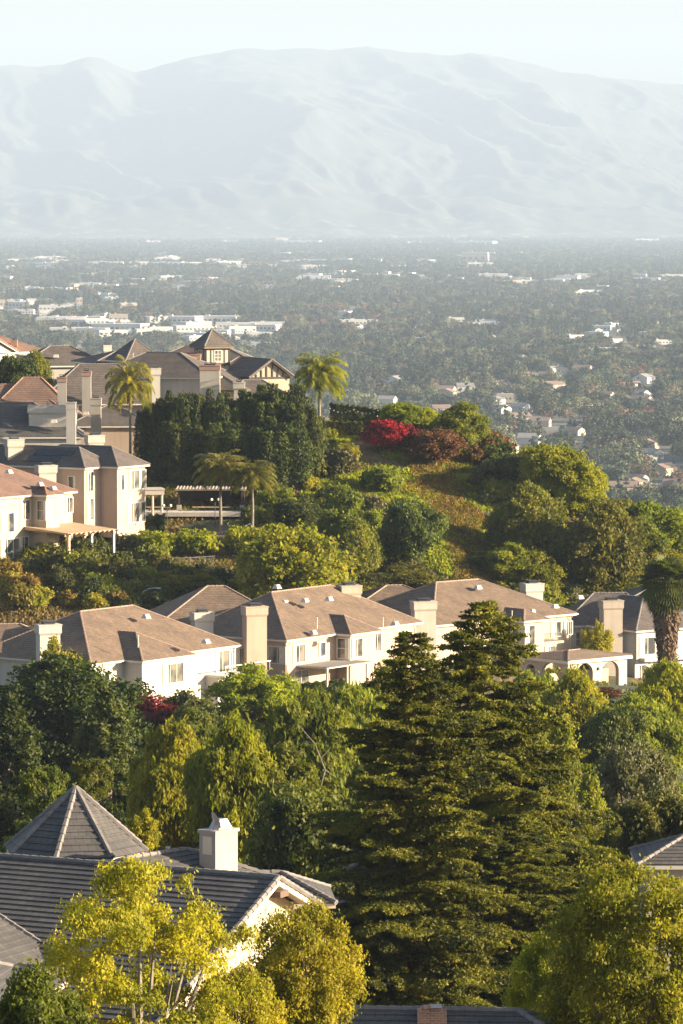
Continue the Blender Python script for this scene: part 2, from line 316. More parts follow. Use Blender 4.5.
# ------------------------------------------------------------------ houses
plain('cap_brown', (.25, .175, .135), .8, .15, 2); plain('cap_grey', (.15, .135, .13), .8, .15, 2); plain('cap_red', (.26, .14, .10), .8, .15, 2)
CAPS = {'tile_brown': 'cap_brown', 'tile_red': 'cap_red', 'tile_grey': 'cap_grey', 'tile_slate': 'cap_grey'}
class House:
    def __init__(s, label, ox, oy, oz, yaw, roof, wall, name='house', trim='trim_white', cl=.36, step=.035):
        s.e = empty(name, (ox, oy, oz), label, 'house'); s.o = Vector((ox, oy, oz)); s.roofmat = roof; s.wallmat = wall; s.trim = trim; s.cl = cl; s.step = step
        s.cur = (0, 0, 0, yaw); s.yaw = yaw
        s.roof = MB(s.xf); s.wall = MB(s.xf); s.eaves = []
    def xf(s, p):
        ox, oy, oz, a = s.cur; c, n = math.cos(a), math.sin(a)
        return (ox + c * p[0] - n * p[1], oy + n * p[0] + c * p[1], oz + p[2])
    def frame(s, wx=None, wy=None, wz=None, yaw=None):
        """move the working frame (world point of its origin); no arguments: back to the house's own"""
        if wx is None: s.cur = (0, 0, 0, s.yaw)
        else: s.cur = (wx - s.o.x, wy - s.o.y, wz - s.o.z, s.yaw if yaw is None else yaw)
    def tx(s, px, c=0, z=3):
        """local x on the plane y = c at which the photograph shows column px"""
        ox, oy, oz, a = s.cur; wx, wy, wz = s.o.x + ox, s.o.y + oy, s.o.z + oz + z
        C, Sn = math.cos(a), math.sin(a); k = (px - 341.5) / F; cp, sp = math.cos(PITCH), math.sin(PITCH)
        x0, y0 = wx - Sn * c, wy + C * c
        return (k * (y0 * cp + (CAMZ - wz) * sp) - x0) / (C - k * Sn * cp)
    def ty(s, px, c=0, z=3):
        ox, oy, oz, a = s.cur; wx, wy, wz = s.o.x + ox, s.o.y + oy, s.o.z + oz + z
        C, Sn = math.cos(a), math.sin(a); k = (px - 341.5) / F; cp, sp = math.cos(PITCH), math.sin(PITCH)
        x0, y0 = wx + C * c, wy + Sn * c
        return (k * (y0 * cp + (CAMZ - wz) * sp) - x0) / (-Sn - k * C * cp)
    def lz(s, py, d): return (CAMZ - s.o.z - s.cur[2]) - (py - HZ) / F * d
    def bake(s, q): pass
    def facet(s, poly):
        P = [Vector(p) for p in poly]; e1 = (P[1] - P[0]).normalized(); n = (P[1] - P[0]).cross(P[-1] - P[0]).normalized()
        if n.z < 0: n = -n
        v = n.cross(e1)
        if v.z < 0: v = -v
        q = [((p - P[0]).dot(e1), (p - P[0]).dot(v)) for p in P]; vm = max(b for a, b in q); cl = s.cl; k = 0; off = random.random() * 3
        while k * cl < vm - 1e-4:
            v0, v1 = k * cl, min((k + 1) * cl, vm); pg = q
            for lim, sg in ((v0, 1), (v1, -1)):
                out = []
                for i in range(len(pg)):
                    a, b = pg[i], pg[(i + 1) % len(pg)]; da, db = sg * (a[1] - lim), sg * (b[1] - lim)
                    if da >= 0: out.append(a)
                    if (da >= 0) != (db >= 0): t = da / (da - db); out.append((a[0] + (b[0] - a[0]) * t, a[1] + (b[1] - a[1]) * t))
                pg = out
                if not pg: break
            if len(pg) >= 3:
                pts = [P[0] + e1 * a + v * b + n * (.01 + s.step * (1 - (b - v0) / cl)) for a, b in pg]
                s.roof.poly(pts, [(a + off, b) for a, b in pg])
                low = [p for p in pg if p[1] < v0 + 1e-5]
                if len(low) >= 2:
                    a0, a1 = min(p[0] for p in low), max(p[0] for p in low)
                    A = P[0] + e1 * a0 + v * v0; B = P[0] + e1 * a1 + v * v0
                    s.roof.poly([A + n * (.008 if k else -.03), B + n * (.008 if k else -.03), B + n * (.01 + s.step), A + n * (.01 + s.step)], [(a0 + off, v0 + .04), (a1 + off, v0 + .04), (a1 + off, v0 + .07), (a0 + off, v0 + .07)])
            k += 1
    def cap(s, a, b):
        a, b = Vector(a), Vector(b); L = (b - a).length; n = max(1, int(L / .42)); up = Vector((0, 0, .02))
        for i in range(n):
            p, q = a.lerp(b, i / n), a.lerp(b, (i + 1) / n)
            s.roof.tube([p + up, q + up], [.135, .105], 6, mi=1)
    def hip(s, x0, x1, y0, y1, z, sl, eave=True, caps=True, et=.24):
        W, L = y1 - y0, x1 - x0
        if L >= W:
            h = W / 2; r = z + h * sl; a, b = (x0 + h, y0 + h, r), (x1 - h, y0 + h, r)
            s.facet([(x0, y0, z), (x1, y0, z), b, a] if L > W else [(x0, y0, z), (x1, y0, z), a]); s.facet([(x1, y1, z), (x0, y1, z), a, b] if L > W else [(x1, y1, z), (x0, y1, z), a])
            s.facet([(x0, y1, z), (x0, y0, z), a]); s.facet([(x1, y0, z), (x1, y1, z), b])
            ca = [((x0, y0, z), a), ((x0, y1, z), a), ((x1, y0, z), b), ((x1, y1, z), b)]
        else:
            h = L / 2; r = z + h * sl; a, b = (x0 + h, y0 + h, r), (x0 + h, y1 - h, r)
            s.facet([(x0, y1, z), (x0, y0, z), a, b]); s.facet([(x1, y0, z), (x1, y1, z), b, a])
            s.facet([(x0, y0, z), (x1, y0, z), a]); s.facet([(x1, y1, z), (x0, y1, z), b])
            ca = [((x0, y0, z), a), ((x1, y0, z), a), ((x0, y1, z), b), ((x1, y1, z), b)]
        if (Vector(a) - Vector(b)).length > .3: ca.append((a, b))
        if caps:
            for p, q in ca: s.cap(p, q)
        if eave: q = MB(s.xf); s.eaves.append(q); q.box(x0 + .02, x1 - .02, y0 + .02, y1 - .02, z - et, z - .012); s.bake(q)
        return a, b
    def gable(s, x0, x1, y0, y1, z, sl, axis='x', inset=.5, eave=True, mi=0, zr=None):
        ym, xm = (y0 + y1) / 2, (x0 + x1) / 2; h = (y1 - y0) / 2 if axis == 'x' else (x1 - x0) / 2; r = z + h * sl
        if axis == 'x':
            a, b = (x0, ym, r), (x1, ym, r); s.facet([(x0, y0, z), (x1, y0, z), b, a]); s.facet([(x1, y1, z), (x0, y1, z), a, b])
            ends = [((x0, y0), (x0, y1), a, 1), ((x1, y0), (x1, y1), b, -1)]
        else:
            a, b = (xm, y0, r), (xm, y1, r); s.facet([(x0, y1, z), (x0, y0, z), a, b]); s.facet([(x1, y0, z), (x1, y1, z), b, a])
            ends = [((x0, y0), (x1, y0), a, 1), ((x0, y1), (x1, y1), b, -1)]
        s.cap(a, b); eb = MB(s.xf); s.eaves.append(eb)
        for p, q, t, sg in ends:
            d = Vector((inset * sg, 0, 0)) if axis == 'x' else Vector((0, inset * sg, 0)); k = (t[2] - z)
            P, Q, T = Vector((*p, z)), Vector((*q, z)), Vector(t)
            i = (Q - P).normalized() * .6; si = Vector((0, 0, .6 * sl))
            A, B, C_ = P + d + i + Vector((0, 0, -.02)), Q + d - i + Vector((0, 0, -.02)), T + d - si * 1.0
            s.wall.poly([A, B, C_]); s.wall.poly([A + d * .5, B + d * .5, C_ + d * .5])
            th = Vector((0, 0, -.3)); o = d.normalized() * .07
            for E in (P, Q): eb.hexa([E + th, T + th, T + th + o, E + th + o, E - th * .0 - Vector((0,0,.02)), T - Vector((0,0,.02)), T + o - Vector((0,0,.02)), E + o - Vector((0,0,.02))]); s.cap(E, T)
            # soffit between bargeboard and wall
            for E in (P, Q): eb.poly([E + Vector((0,0,-.1)), T + Vector((0,0,-.1)), T + d + Vector((0,0,-.1)), E + d + Vector((0,0,-.1))])
        return a, b
    def walls(s, x0, x1, y0, y1, z0, z1, mi=0): s.wall.box(x0, x1, y0, y1, z0, z1, mi)
    def _map(s, face, c):
        return {'f': lambda t, o, z: (t, c - o, z), 'l': lambda t, o, z: (c - o, t, z), 'r': lambda t, o, z: (c + o, t, z)}[face]
    def bx(s, mb, face, c, t0, t1, o0, o1, z0, z1, mi=0):
        f = s._map(face, c); mb.hexa([f(t0, o0, z0), f(t1, o0, z0), f(t1, o1, z0), f(t0, o1, z0), f(t0, o0, z1), f(t1, o0, z1), f(t1, o1, z1), f(t0, o1, z1)], mi)
    def win(s, face, c, t, zb, w, h, nx=2, ny=1, frame=None, name='window', curtain=True, shut=None, fw=.10):
        m = MB(s.xf); t0, t1 = t - w / 2, t + w / 2
        s.bx(m, face, c, t0 - fw, t0, -.05, .09, zb - fw, zb + h + fw); s.bx(m, face, c, t1, t1 + fw, -.05, .09, zb - fw, zb + h + fw)
        s.bx(m, face, c, t0, t1, -.05, .09, zb - fw, zb); s.bx(m, face, c, t0, t1, -.05, .09, zb + h, zb + h + fw)
        for i in range(1, nx): x = t0 + w * i / nx; s.bx(m, face, c, x - .035, x + .035, .0, .07, zb, zb + h)
        for i in range(1, ny): z = zb + h * i / ny; s.bx(m, face, c, t0, t1, .0, .055, z - .03, z + .03)
        o = m.build(name, frame or s.trim, s.e)
        g = MB(s.xf); s.bx(g, face, c, t0, t1, -.03, .025, zb, zb + h); g.build('pane', 'glass', o)
        if curtain:
            q = MB(s.xf); s.bx(q, face, c, t0 + .02, t0 + w * random.uniform(.25, .45), .01, .031, zb + .02, zb + h - .02); q.build('curtain', 'curtain', o)
        if shut:
            q = MB(s.xf)
            for a in (t0 - fw - .42, t1 + fw + .02):
                s.bx(q, face, c, a, a + .4, -.02, .06, zb, zb + h)
                for i in range(8): s.bx(q, face, c, a + .05, a + .35, .06, .08, zb + .08 + i * (h - .1) / 8, zb + .08 + i * (h - .1) / 8 + .06)
            q.build('shutters', shut, s.e)
        return o
    def chim(s, px, py, d, wpx, zb, mat=None, dp=None, style='stucco', yaw=None, flare=.12, capmat='metal_dark'):
        """chimney whose top shows at (px, py) at depth d; zb: local base height above the house's base"""
        P = at(px, py, d) - s.o; w = wpx * d / F / 2; old = s.cur; s.cur = (P.x, P.y, 0, s.yaw if yaw is None else yaw)
        a = abs(s.cur[3]); dd = dp or w * .62; hw = max(.3, (w - dd * abs(math.sin(a))) / max(.3, math.cos(a))); zt = P.z
        m = MB(s.xf); m.box(-hw, hw, -dd, dd, zb, zt - 1.15)
        if style == 'stucco':
            m.taper(0, 0, zt - 1.15, zt - .9, hw, dd, hw + flare, dd + flare); m.box(-hw - flare, hw + flare, -dd - flare, dd + flare, zt - .9, zt - .12)
            m.box(-hw - flare - .05, hw + flare + .05, -dd - flare - .05, dd + flare + .05, zt - .12, zt)
        else:
            m.box(-hw, hw, -dd, dd, zt - 1.15, zt - .7)
        o = m.build('chimney', mat or s.wallmat, s.e)
        if style != 'stucco':
            b = MB(s.xf); b.box(-hw - .06, hw + .06, -dd - .06, dd + .06, zt - .7, zt - .1); b.box(-hw - .12, hw + .12, -dd - .12, dd + .12, zt - .1, zt); b.build('brick_top', 'brick', o)
        k = MB(s.xf); k.box(-hw * .55, hw * .55, -dd * .6, dd * .6, zt, zt + .16); k.box(-hw * .62, hw * .62, -dd * .7, dd * .7, zt + .28, zt + .34)
        for a_ in (-1, 1): k.box(a_ * hw * .5 - .03, a_ * hw * .5 + .03, -.05, .05, zt + .14, zt + .3)
        k.build('spark_cap', capmat, o); s.cur = old
        return o
    def vent(s, px, py, d, kind='box'):
        P = at(px, py, d) - s.o; old = s.cur; s.cur = (P.x, P.y, P.z, s.yaw); m = MB(s.xf)
        if kind == 'pipe': m.tube([(0, 0, -.8), (0, 0, .45)], .06); m.tube([(0, 0, .45), (0, 0, .52)], .1)
        else: m.taper(0, 0, -.35, .05, .42, .4, .3, .18); m.box(-.33, .33, -.2, .2, .05, .1)
        m.build('roof_vent', 'vent_pale', s.e); s.cur = old
    def done(s):
        s.cur = (0, 0, 0, 0)
        if s.wall.v: s.wall.build('wall', s.wallmat, s.e)
        if s.roof.v: s.roof.build('roof', [s.roofmat, CAPS[s.roofmat]], s.e)
        for q in s.eaves:
            if q.v: q.build('eave_trim', s.trim, s.e)

# ---- the four big houses of the middle row (sizes measured from their eaves and ridges)
def big(label, fx, d, fz, a, L, W, sl, roof, wall, **k):
    H = House(label, fx, d, fz - 6.0, R(a), roof, wall, **k); H.L, H.W, H.sl, H.d = L, W, sl, d
    H.hip(0, L, 0, W, 6.0, sl); H.walls(.5, L - .5, .5, W - .5, -2.0, 5.8); gutter(H, L, W); pipes(H, (.7, L - .8)); wall_lamp(H, 'f', .5, L * .45, 2.2)
    return H
def pipes(H, xs, y=.5, z=5.7):
    for x in xs:
        m = MB(H.xf); m.tube([(x, y - .5, z), (x, y - .08, z - .45), (x, y - .08, -1)], .05, 5); m.build('downpipe', H.trim, H.e)
def gutter(H, L, W, z=6.0):
    m = MB(H.xf); m.box(-.12, L + .12, -.13, .0, z - .13, z - .01); m.box(-.12, .0, .01, W, z - .13, z - .01); m.box(L, L + .12, .01, W, z - .13, z - .01); m.build('gutter', H.trim, H.e)
def wall_lamp(H, face, c, t, z):
    m = MB(H.xf); H.bx(m, face, c, t - .1, t + .1, .0, .2, z, z + .35); m.build('wall_lamp', 'metal_dark', H.e)
def bay(H, x0, x1, p, depth, z=6.0, sl=None):
    H.hip(x0, x1, -p, depth, z, sl or H.sl); H.walls(x0 + .45, x1 - .45, -p + .45, 1.0, -2, z - .2)

# M1 white house
H = M1 = big('white two-storey house with brown tiled hip roof, leftmost of the middle row', -26.4, 462, 112.4, 54, 25.8, 16.7, .54, 'tile_brown', 'stucco_white')
xa = H.tx(142.7, -2.4, 6); bay(H, xa, xa + 9.0, 2.4, 9.0)
H.win('f', .5 - .0, H.tx(104, .5), 3.0, 1.7, 1.5)
cx = -1.95
H.win('f', cx, H.tx(173, cx, 4), 3.2, 3.4, 2.0, 3, frame='trim_tan')
# balcony bay with glazing at the right end
xr = H.tx(214, .5, 3); H.walls(xr - 1.5, H.L - .55, -1.2, .6, -2, 2.9); 
b = MB(H.xf); b.box(xr - 1.5, H.L - .6, -2.2, .5, 2.9, 3.12)
for i in range(9): b.box(xr - 1.4 + i * 1.0, xr - 1.36 + i * 1.0, -2.18, -2.12, 3.12, 4.1)
b.box(xr - 1.5, xr + 6.8, -2.2, -2.1, 4.1, 4.2); b.build('balcony', 'trim_white', H.e)
H.win('f', .5, xr + 1.5, 3.2, 2.4, 2.3, 2); H.win('f', .5, xr + 5.0, 3.2, 2.6, 2.3, 2); H.win('f', -1.2, xr + .8, .3, 1.6, 1.9, 2); H.win('f', -1.2, xr + 4.2, .3, 2.6, 1.9, 2)
for p in ((146, 615), (93, 617), (87, 618)): H.vent(*p, 477)
for p in ((155, 645), (110, 651.5), (206, 640)): H.vent(*p, 471)
H.vent(138, 640, 466, 'pipe')
H.chim(48, 624, 465, 25, -1, yaw=R(20), dp=.8, flare=.14)
H.chim(202, 612, 485, 23, 0, yaw=R(20), dp=.8)
# left wing and the part running back behind
P = at(-12, 653, 470); H.frame(P.x, P.y, M1.o.z, R(8)); q = P.z - M1.o.z
H.hip(-8, 9.5, 0, 11.5, q, .44); H.walls(-7.5, 9, .5, 11, -2, q - .2); H.win('f', .5, H.tx(23, .5), q - 2.6, 2.0, 1.4, 2)
P = at(60, 655, 474); H.frame(P.x, P.y, M1.o.z, R(8)); H.hip(-4, 8, 2, 18, P.z - M1.o.z, .52); H.frame()
H.done()
# M2 cream-pink house
H = M2 = big('cream-pink two-storey house with brown hip roof and lean-to patio cover, second in the middle row', -6.1, 488, 112.4, 55, 27.0, 15.3, .58, 'tile_brown', 'stucco_pink')
xa = H.tx(351, -2.0, 6); bay(H, xa, xa + 6.0, 2.0, 7.0)
H.win('f', .5, H.tx(299, .5, 4), 3.3, 2.2, 1.9, 2); H.win('f', .5, H.tx(322, .5, 4), 3.6, 1.2, 1.5, 1)
H.win('l', xa + .45, -.6, 3.2, 1.5, 2.2, 1, 2)
H.win('f', -1.55, H.tx(357, -1.55, 4), 3.3, 2.0, 2.0, 2)
H.win('f', .5, H.tx(375, .5, 4), 3.3, 2.4, 2.0, 3); H.win('f', .5, H.tx(404, .5, 4), 3.2, 2.0, 1.8, 2)
H.win('f', .5, H.tx(301, .5, 1), .3, 2.6, 2.0, 2, curtain=False)
H.win('l', .5, H.ty(277.5, .5, 4), 3.3, 2.2, 1.8, 2)
# patio cover on posts
x0, x1 = H.tx(297, .5, 2.8), H.tx(340, .5, 2.8)
m = MB(H.xf); m.box(x0, x1, -3.6, .48, 2.75, 2.9)
for i in range(18): x = x0 + (x1 - x0) * i / 17; m.box(x - .04, x + .04, -3.9, .4, 2.9, 2.99)
o = m.build('patio_cover', 'trim_white', H.e)
for x in (x0 + .3, (x0 + x1) / 2, x1 - .3): q = MB(H.xf); q.box(x - .1, x + .1, -3.5, -3.3, -1, 2.75); q.build('post', 'trim_white', H.e)
for p in ((277, 585.5), (285, 601), (305, 599), (329, 597.5)): H.vent(*p, 498)
for p in ((313, 631), (395, 622)): H.vent(*p, 492)
H.vent(317, 622, 493, 'pipe'); H.vent(383, 622, 497, 'pipe')
H.chim(254.5, 606, 484, 25, -2, yaw=R(20), dp=.8); H.chim(349, 585, 509, 24, 0, yaw=R(20), dp=.9)
P = at(205, 634, 503); H.frame(P.x, P.y, M2.o.z, R(10)); q = P.z - M2.o.z
H.hip(-7, 12, 0, 17, q, .56); H.walls(-6.5, 11.5, .5, 16.5, -2, q - .2); H.frame(); H.done()
# M3 cream house with portico
H = M3 = big('cream two-storey house with brown hip roof, balcony and arched portico', 10.7, 516, 111.4, 41.7, 24.0, 17.0, .48, 'tile_brown', 'stucco_cream')
xa = H.tx(524, -3.0, 6); bay(H, xa, xa + 4.2, 3.0, 7.5, sl=.52)
H.win('f', .5, H.tx(462, .5, 4), 3.3, 1.8, 1.8, 2)
H.win('l', xa + .45, -1.4, 3.2, 1.7, 2.2, 2); H.win('l', xa + .45, -1.4, .2, 1.6, 2.0, 2); H.win('f', -2.55, xa + 1.4, 3.1, 1.5, 2.2, 1); H.win('f', -2.55, xa + 1.4, .2, 1.5, 2.0, 1, 2)
H.win('f', .5, H.tx(535, .5, 4), 3.0, 2.2, 2.4, 2, name='balcony_door', frame='trim_tan'); H.win('f', .5, H.tx(556, .5, 4), 3.4, 1.5, 1.7, 2); H.win('f', .5, H.tx(568, .5, 4), 3.5, 1.3, 1.5, 2)
for t in (534, 550): H.win('f', .5, H.tx(t, .5, 1), .2, 1.7, 2.0, 2)
# portico: hip roof on two walls of arches, its corner towards the camera
P = at(568, 661, 514); pa = R(41.7); H.frame(P.x, P.y, M3.o.z, pa); q = P.z - M3.o.z
xe = H.tx(633, 0, q); D = 9.0
H.hip(0, xe, 0, D, q, .13, et=.42)
def arches(H, name, x0, x1, y, th, z0, z1, ops, mat):
    m = MB(H.xf); xs = x0
    for a, b, zs in ops:
        m.box(xs, a, y, y + th, z0, z1); r = (b - a) / 2; c = (a + b) / 2; n = 14; rise = min(r, z1 - zs - .25)
        for i in range(n):
            u0, u1 = math.pi - math.pi * i / n, math.pi - math.pi * (i + 1) / n
            xa_, xb_ = c + r * math.cos(u0), c + r * math.cos(u1); za, zb = zs + rise * math.sin(u0), zs + rise * math.sin(u1)
            m.hexa([(xa_, y, za), (xb_, y, zb), (xb_, y + th, zb), (xa_, y + th, za), (xa_, y, z1), (xb_, y, z1), (xb_, y + th, z1), (xa_, y + th, z1)])
        xs = b
    m.box(xs, x1, y, y + th, z0, z1); return m.build(name, mat, H.e)
arches(H, 'portico_wall', .5, xe - .5, .5, .55, -2.5, q - .3, [(H.tx(577, .5, 1.5), H.tx(593, .5, 1.5), q - 1.75), (H.tx(602, .5, 1.5), H.tx(619, .5, 1.5), q - 1.75)], 'stucco_pale')
m = MB(H.xf); m.box(.5, xe - .5, 3.6, 3.75, -2.5, .2); m.build('garden_wall', 'stucco_cream', H.e)
for t in (573, 598): wall_lamp(H, 'f', .5, H.tx(t, .5, 1.5), q - 1.5)
H.frame(P.x, P.y, M3.o.z, pa - R(90))
arches(H, 'portico_wall', -D + .5, -.52, .52, .5, -2.5, q - .3, [(-D + 1.4, -D + 3.0, .3), (-D + 4.0, -D + 7.6, q - 1.7)], 'stucco_pale')
H.frame(); r_ = MB(H.xf); t0, t1 = H.tx(533, -2.2, 4), H.tx(561, -2.2, 4)
r_.box(t0, t1, -2.24, -2.16, 4.1, 4.18); r_.box(t0, t1, -2.23, -2.17, 3.2, 3.26)
for i in range(24): x = t0 + (t1 - t0) * i / 23; r_.box(x - .02, x + .02, -2.22, -2.18, 3.2, 4.1)
r_.build('balcony_railing', 'metal_dark', H.e); r_ = MB(H.xf); r_.box(t0 - .3, t1 + .3, -2.4, .48, 2.9, 3.18); r_.build('balcony_floor', 'stucco_cream', H.e)
H.frame()
for p in ((456, 589), (478, 586)): H.vent(*p, 529)
for p in ((533, 610), (555, 605)): H.vent(*p, 527)
H.vent(512, 615, 521, 'pipe')
H.chim(423.5, 601, 512.5, 25, -2, mat='stucco_pale', yaw=R(15), dp=.8); H.chim(532, 583, 538, 22, 0, yaw=R(20), dp=.9, mat='stucco_white')
P = at(372, 617, 532); H.frame(P.x, P.y, M3.o.z, R(12)); q = P.z - M3.o.z
H.hip(-4, 13, 0, 15, q, .42); H.walls(-3.5, 12.5, .5, 14.5, -2, q - .2); H.frame(); H.done()
# M4 grey house
P = at(636, 631, 532)
H = M4 = House('grey two-storey house with dark brown hip roof at the right end of the middle row', P.x, P.y, P.z - 6, R(35), 'tile_slate', 'stucco_grey'); H.L, H.sl = 11, .62
H.hip(0, 11, 0, 15, 6, .62); H.walls(.5, 10.5, .5, 14.5, -2, 5.8)
H.win('f', .5, H.tx(666, .5, 4), 3.0, 1.6, 2.0, 2, fw=.2); H.win('f', .5, H.tx(647.5, .5, 4), 3.0, 2.2, 2.0, 2, fw=.2); H.win('f', .5, H.tx(641, .5, 1), .1, 1.6, 1.6, 2, fw=.2)
m = MB(H.xf); m.box(1.0, 10.4, -.5, .48, 2.2, 2.6); m.build('band_course', 'trim_white', H.e)
P = at(570, 625.5, 540); H.frame(P.x, P.y, M4.o.z, R(4)); q = P.z - M4.o.z
H.hip(-1, 12.0, 0, 9, q, .80); H.walls(-.5, 9.4, .5, 8.5, -2, q - .2)
for t in (577, 584, 590): H.win('f', .5, H.tx(t, .5, 4), q - 2.6, .75, 1.7, 1, 2)
H.frame(); H.chim(611, 600, 533, 23, -2, mat='stucco_taupe', yaw=R(15), dp=.9)
P = at(655, 600, 542); H.frame(P.x, P.y, M4.o.z, R(0)); H.hip(-4, 12, 0, 12, P.z - M4.o.z - .3, .4); H.walls(-3.5, 11.5, .5, 11.5, -3, P.z - M4.o.z - .6); H.frame()
for p in ((580, 596), (586, 619), (643, 599)): H.vent(*p, 544)
H.done()
# ---- left row, one terrace higher
P = at(78, 491, 548); a = R(54); Lh = 27
H = L1 = House('cream two-storey house with reddish tiled roof and tan patio awning', P.x - math.cos(a) * Lh, P.y - math.sin(a) * Lh, P.z - 6, a, 'tile_red', 'stucco_cream'); H.L, H.W, H.sl = Lh, 16, .50
H.hip(0, Lh, 0, 16, 6, .5); H.walls(.5, Lh - .5, .5, 15.5, -2, 5.8)
xa = H.tx(46.7, -2.2, 6); bay(H, xa, xa + 3.4, 2.2, 5)
H.win('l', xa + .45, -1.0, 2.9, 1.3, 2.3, 1, 2); H.win('f', .5, H.tx(25, .5, 4), 3.0, 1.7, 2.3, 2); H.win('f', .5, H.tx(49, .5, 4), 3.2, 1.0, 2.0, 1); H.win('f', .5, H.tx(69, .5, 4), 3.4, 1.3, 1.8, 2)
H.win('f', .5, H.tx(8.5, .5, 2), 1.6, 1.9, 2.3, 2, shut='trim_tan'); H.win('f', .5, H.tx(10, .5, 0), -1.6, 3.4, 2.3, 3); H.win('f', .5, H.tx(24, .5, 0), -1.2, 1.5, 2.0, 2)
for p in ((9, 470.5), (53, 487), (40, 483), (15, 491)): H.vent(*p, 542)
x1 = H.tx(73, .5, 1.5); x0 = x1 - 9.5; zc = H.lz(528, 543)
m = MB(H.xf)
m.hexa([(x0, -6.6, zc - .35), (x1, -6.6, zc - .35), (x1, .4, zc - .05), (x0, .4, zc - .05), (x0, -6.6, zc - .2), (x1, -6.6, zc - .2), (x1, .4, zc + .35), (x0, .4, zc + .35)])
for i in range(11): x = x0 + .2 + i * (x1 - x0 - .4) / 10; m.box(x - .05, x + .05, -6.9, -6.6, zc - .42, zc - .22)
m.build('patio_awning', 'canvas_tan', H.e)
for x, y in ((x0 + .4, -6.3), (x0 + 4.8, -6.3), (x1 - .4, -6.3), (x1 - .4, -2.5)): q = MB(H.xf); q.box(x - .14, x + .14, y - .14, y + .14, -3.5, zc - .3); q.taper(x, y, zc - .8, zc - .3, .14, .14, .3, .3); q.build('post', 'trim_tan', H.e)
H.done()
P = at(118, 467, 553)
H = L2 = House('pale pink-grey two-storey house with grey tiled hips and a solar panel', P.x, P.y, P.z - 6, R(57), 'tile_slate', 'stucco_pink'); H.sl = .66
H.hip(0, 7.0, 0, 15, 6, .66); H.walls(.5, 6.5, .5, 14.5, -3, 5.8)
H.win('f', .5, H.tx(134, .5, 4), 3.0, 2.0, 2.3, 2); H.win('f', .5, H.tx(142.5, .5, 4), 3.0, 1.2, 2.3, 1); H.win('f', .5, H.tx(133, .5, 1), -1.2, 2.4, 2.4, 2); H.win('f', .5, H.tx(142, .5, 1), -1.2, 1.2, 2.4, 1); H.win('f', .5, H.tx(122, .5, 4), 3.0, .7, 1.9, 1)
Q = at(85, 468, 551.5); H.frame(Q.x, Q.y, L2.o.z, R(57)); z6 = Q.z - L2.o.z
H.hip(0, 6.5, 0, 19, z6, .72); H.walls(.5, 6, .5, 18.5, -3, z6 - .2)
H.win('f', .5, H.tx(90, .5, 4), z6 - 3.0, 1.2, 2.4, 2); H.win('f', .5, H.tx(90, .5, 1), z6 - 6.6, 1.4, 2.6, 2); H.win('l', .5, H.ty(72, .5, 4), z6 - 2.6, 1.0, 1.4, 1)
m = MB(H.xf); sl_ = .72
for (a0, a1, b0, b1) in ((3.4, 9.4, 1.7, 2.6), (4.8, 10.4, .6, 1.5)):
    m.hexa([(b0, a0, z6 + b0 * sl_ + .08), (b1, a0, z6 + b1 * sl_ + .08), (b1, a1, z6 + b1 * sl_ + .08), (b0, a1, z6 + b0 * sl_ + .08), (b0, a0, z6 + b0 * sl_ + .16), (b1, a0, z6 + b1 * sl_ + .16), (b1, a1, z6 + b1 * sl_ + .16), (b0, a1, z6 + b0 * sl_ + .16)])
m.build('solar_panel', 'panel_black', H.e)
H.frame(); H.chim(14, 439, 560, 19, 0, mat='stucco_pale', yaw=R(20), dp=.8); H.chim(46, 465, 551, 21, 0, mat='stucco_pale', yaw=R(20), dp=.8); H.chim(94.5, 435, 566, 19, 0, mat='stucco_pale', yaw=R(20), dp=.8)
# side porch on columns
Q = at(142, 491, 566); H.frame(Q.x, Q.y, L2.o.z, R(10)); z6 = Q.z - L2.o.z
m = MB(H.xf); m.box(0, 2.9, 0, 3.5, z6 - .5, z6 + .1); m.box(-.1, 3.0, -.1, 3.6, z6 + .1, z6 + .25); m.build('porch_roof', 'stucco_pale', H.e)
for x in (.3, 1.4, 2.6): q = MB(H.xf); q.tube([(x, .3, -3), (x, .3, z6 - .5)], .17); q.build('column', 'stucco_pale', H.e)
H.frame(); H.done()

# ---- upper row on the ridge
def block(H, px, py, d, yaw, x0, x1, y0, y1, sl, kind='hip', wallz=-3, **k):
    P = at(px, py, d); H.frame(P.x, P.y, H.o.z, R(yaw)); z = P.z - H.o.z
    r = H.hip(x0, x1, y0, y1, z, sl) if kind == 'hip' else H.gable(x0, x1, y0, y1, z, sl, **k)
    i = .5; H.walls(x0 + i, x1 - i, y0 + i, y1 - i, wallz, z - .2)
    return z, r
def upper(label, px, d, roof, wall, trim='trim_white', zg=None):
    x = (px - 341.5) / F * d
    return House(label, x, d, zg if zg is not None else ground(x, d), 0, roof, wall, trim=trim)
H = upper('house with sunlit orange-brown gables and pale wall at the left edge of the ridge', 5, 650, 'tile_red', 'stucco_white')
block(H, -6, 353, 650, 42, -6, 5, 0, 12, .5, 'gable', axis='y'); block(H, 17, 352, 662, 46, -6, 6, 0, 16, .45); H.frame(); H.chim(14, 340, 664, 5, 2, mat='brick'); H.done()
H = upper('low dark grey roofed house with a sunlit right slope at the left of the ridge', 60, 655, 'tile_slate', 'stucco_pale')
block(H, 20, 366, 655, 14, 0, 14, 0, 11, .5); H.frame(); H.vent(56, 355, 658); H.chim(107, 345, 660, 8, 0, mat='stucco_white', yaw=R(15)); H.done()
H = upper('wide grey tiled roof house with slim white chimneys left of the palm', 85, 618, 'tile_slate', 'stucco_pink')
block(H, 58, 404, 618, 8, -3, 15.5, 0, 13, .82, wallz=-6); block(H, 88, 426, 603, 4, -3, 9.5, 0, 12, .45, wallz=-6)
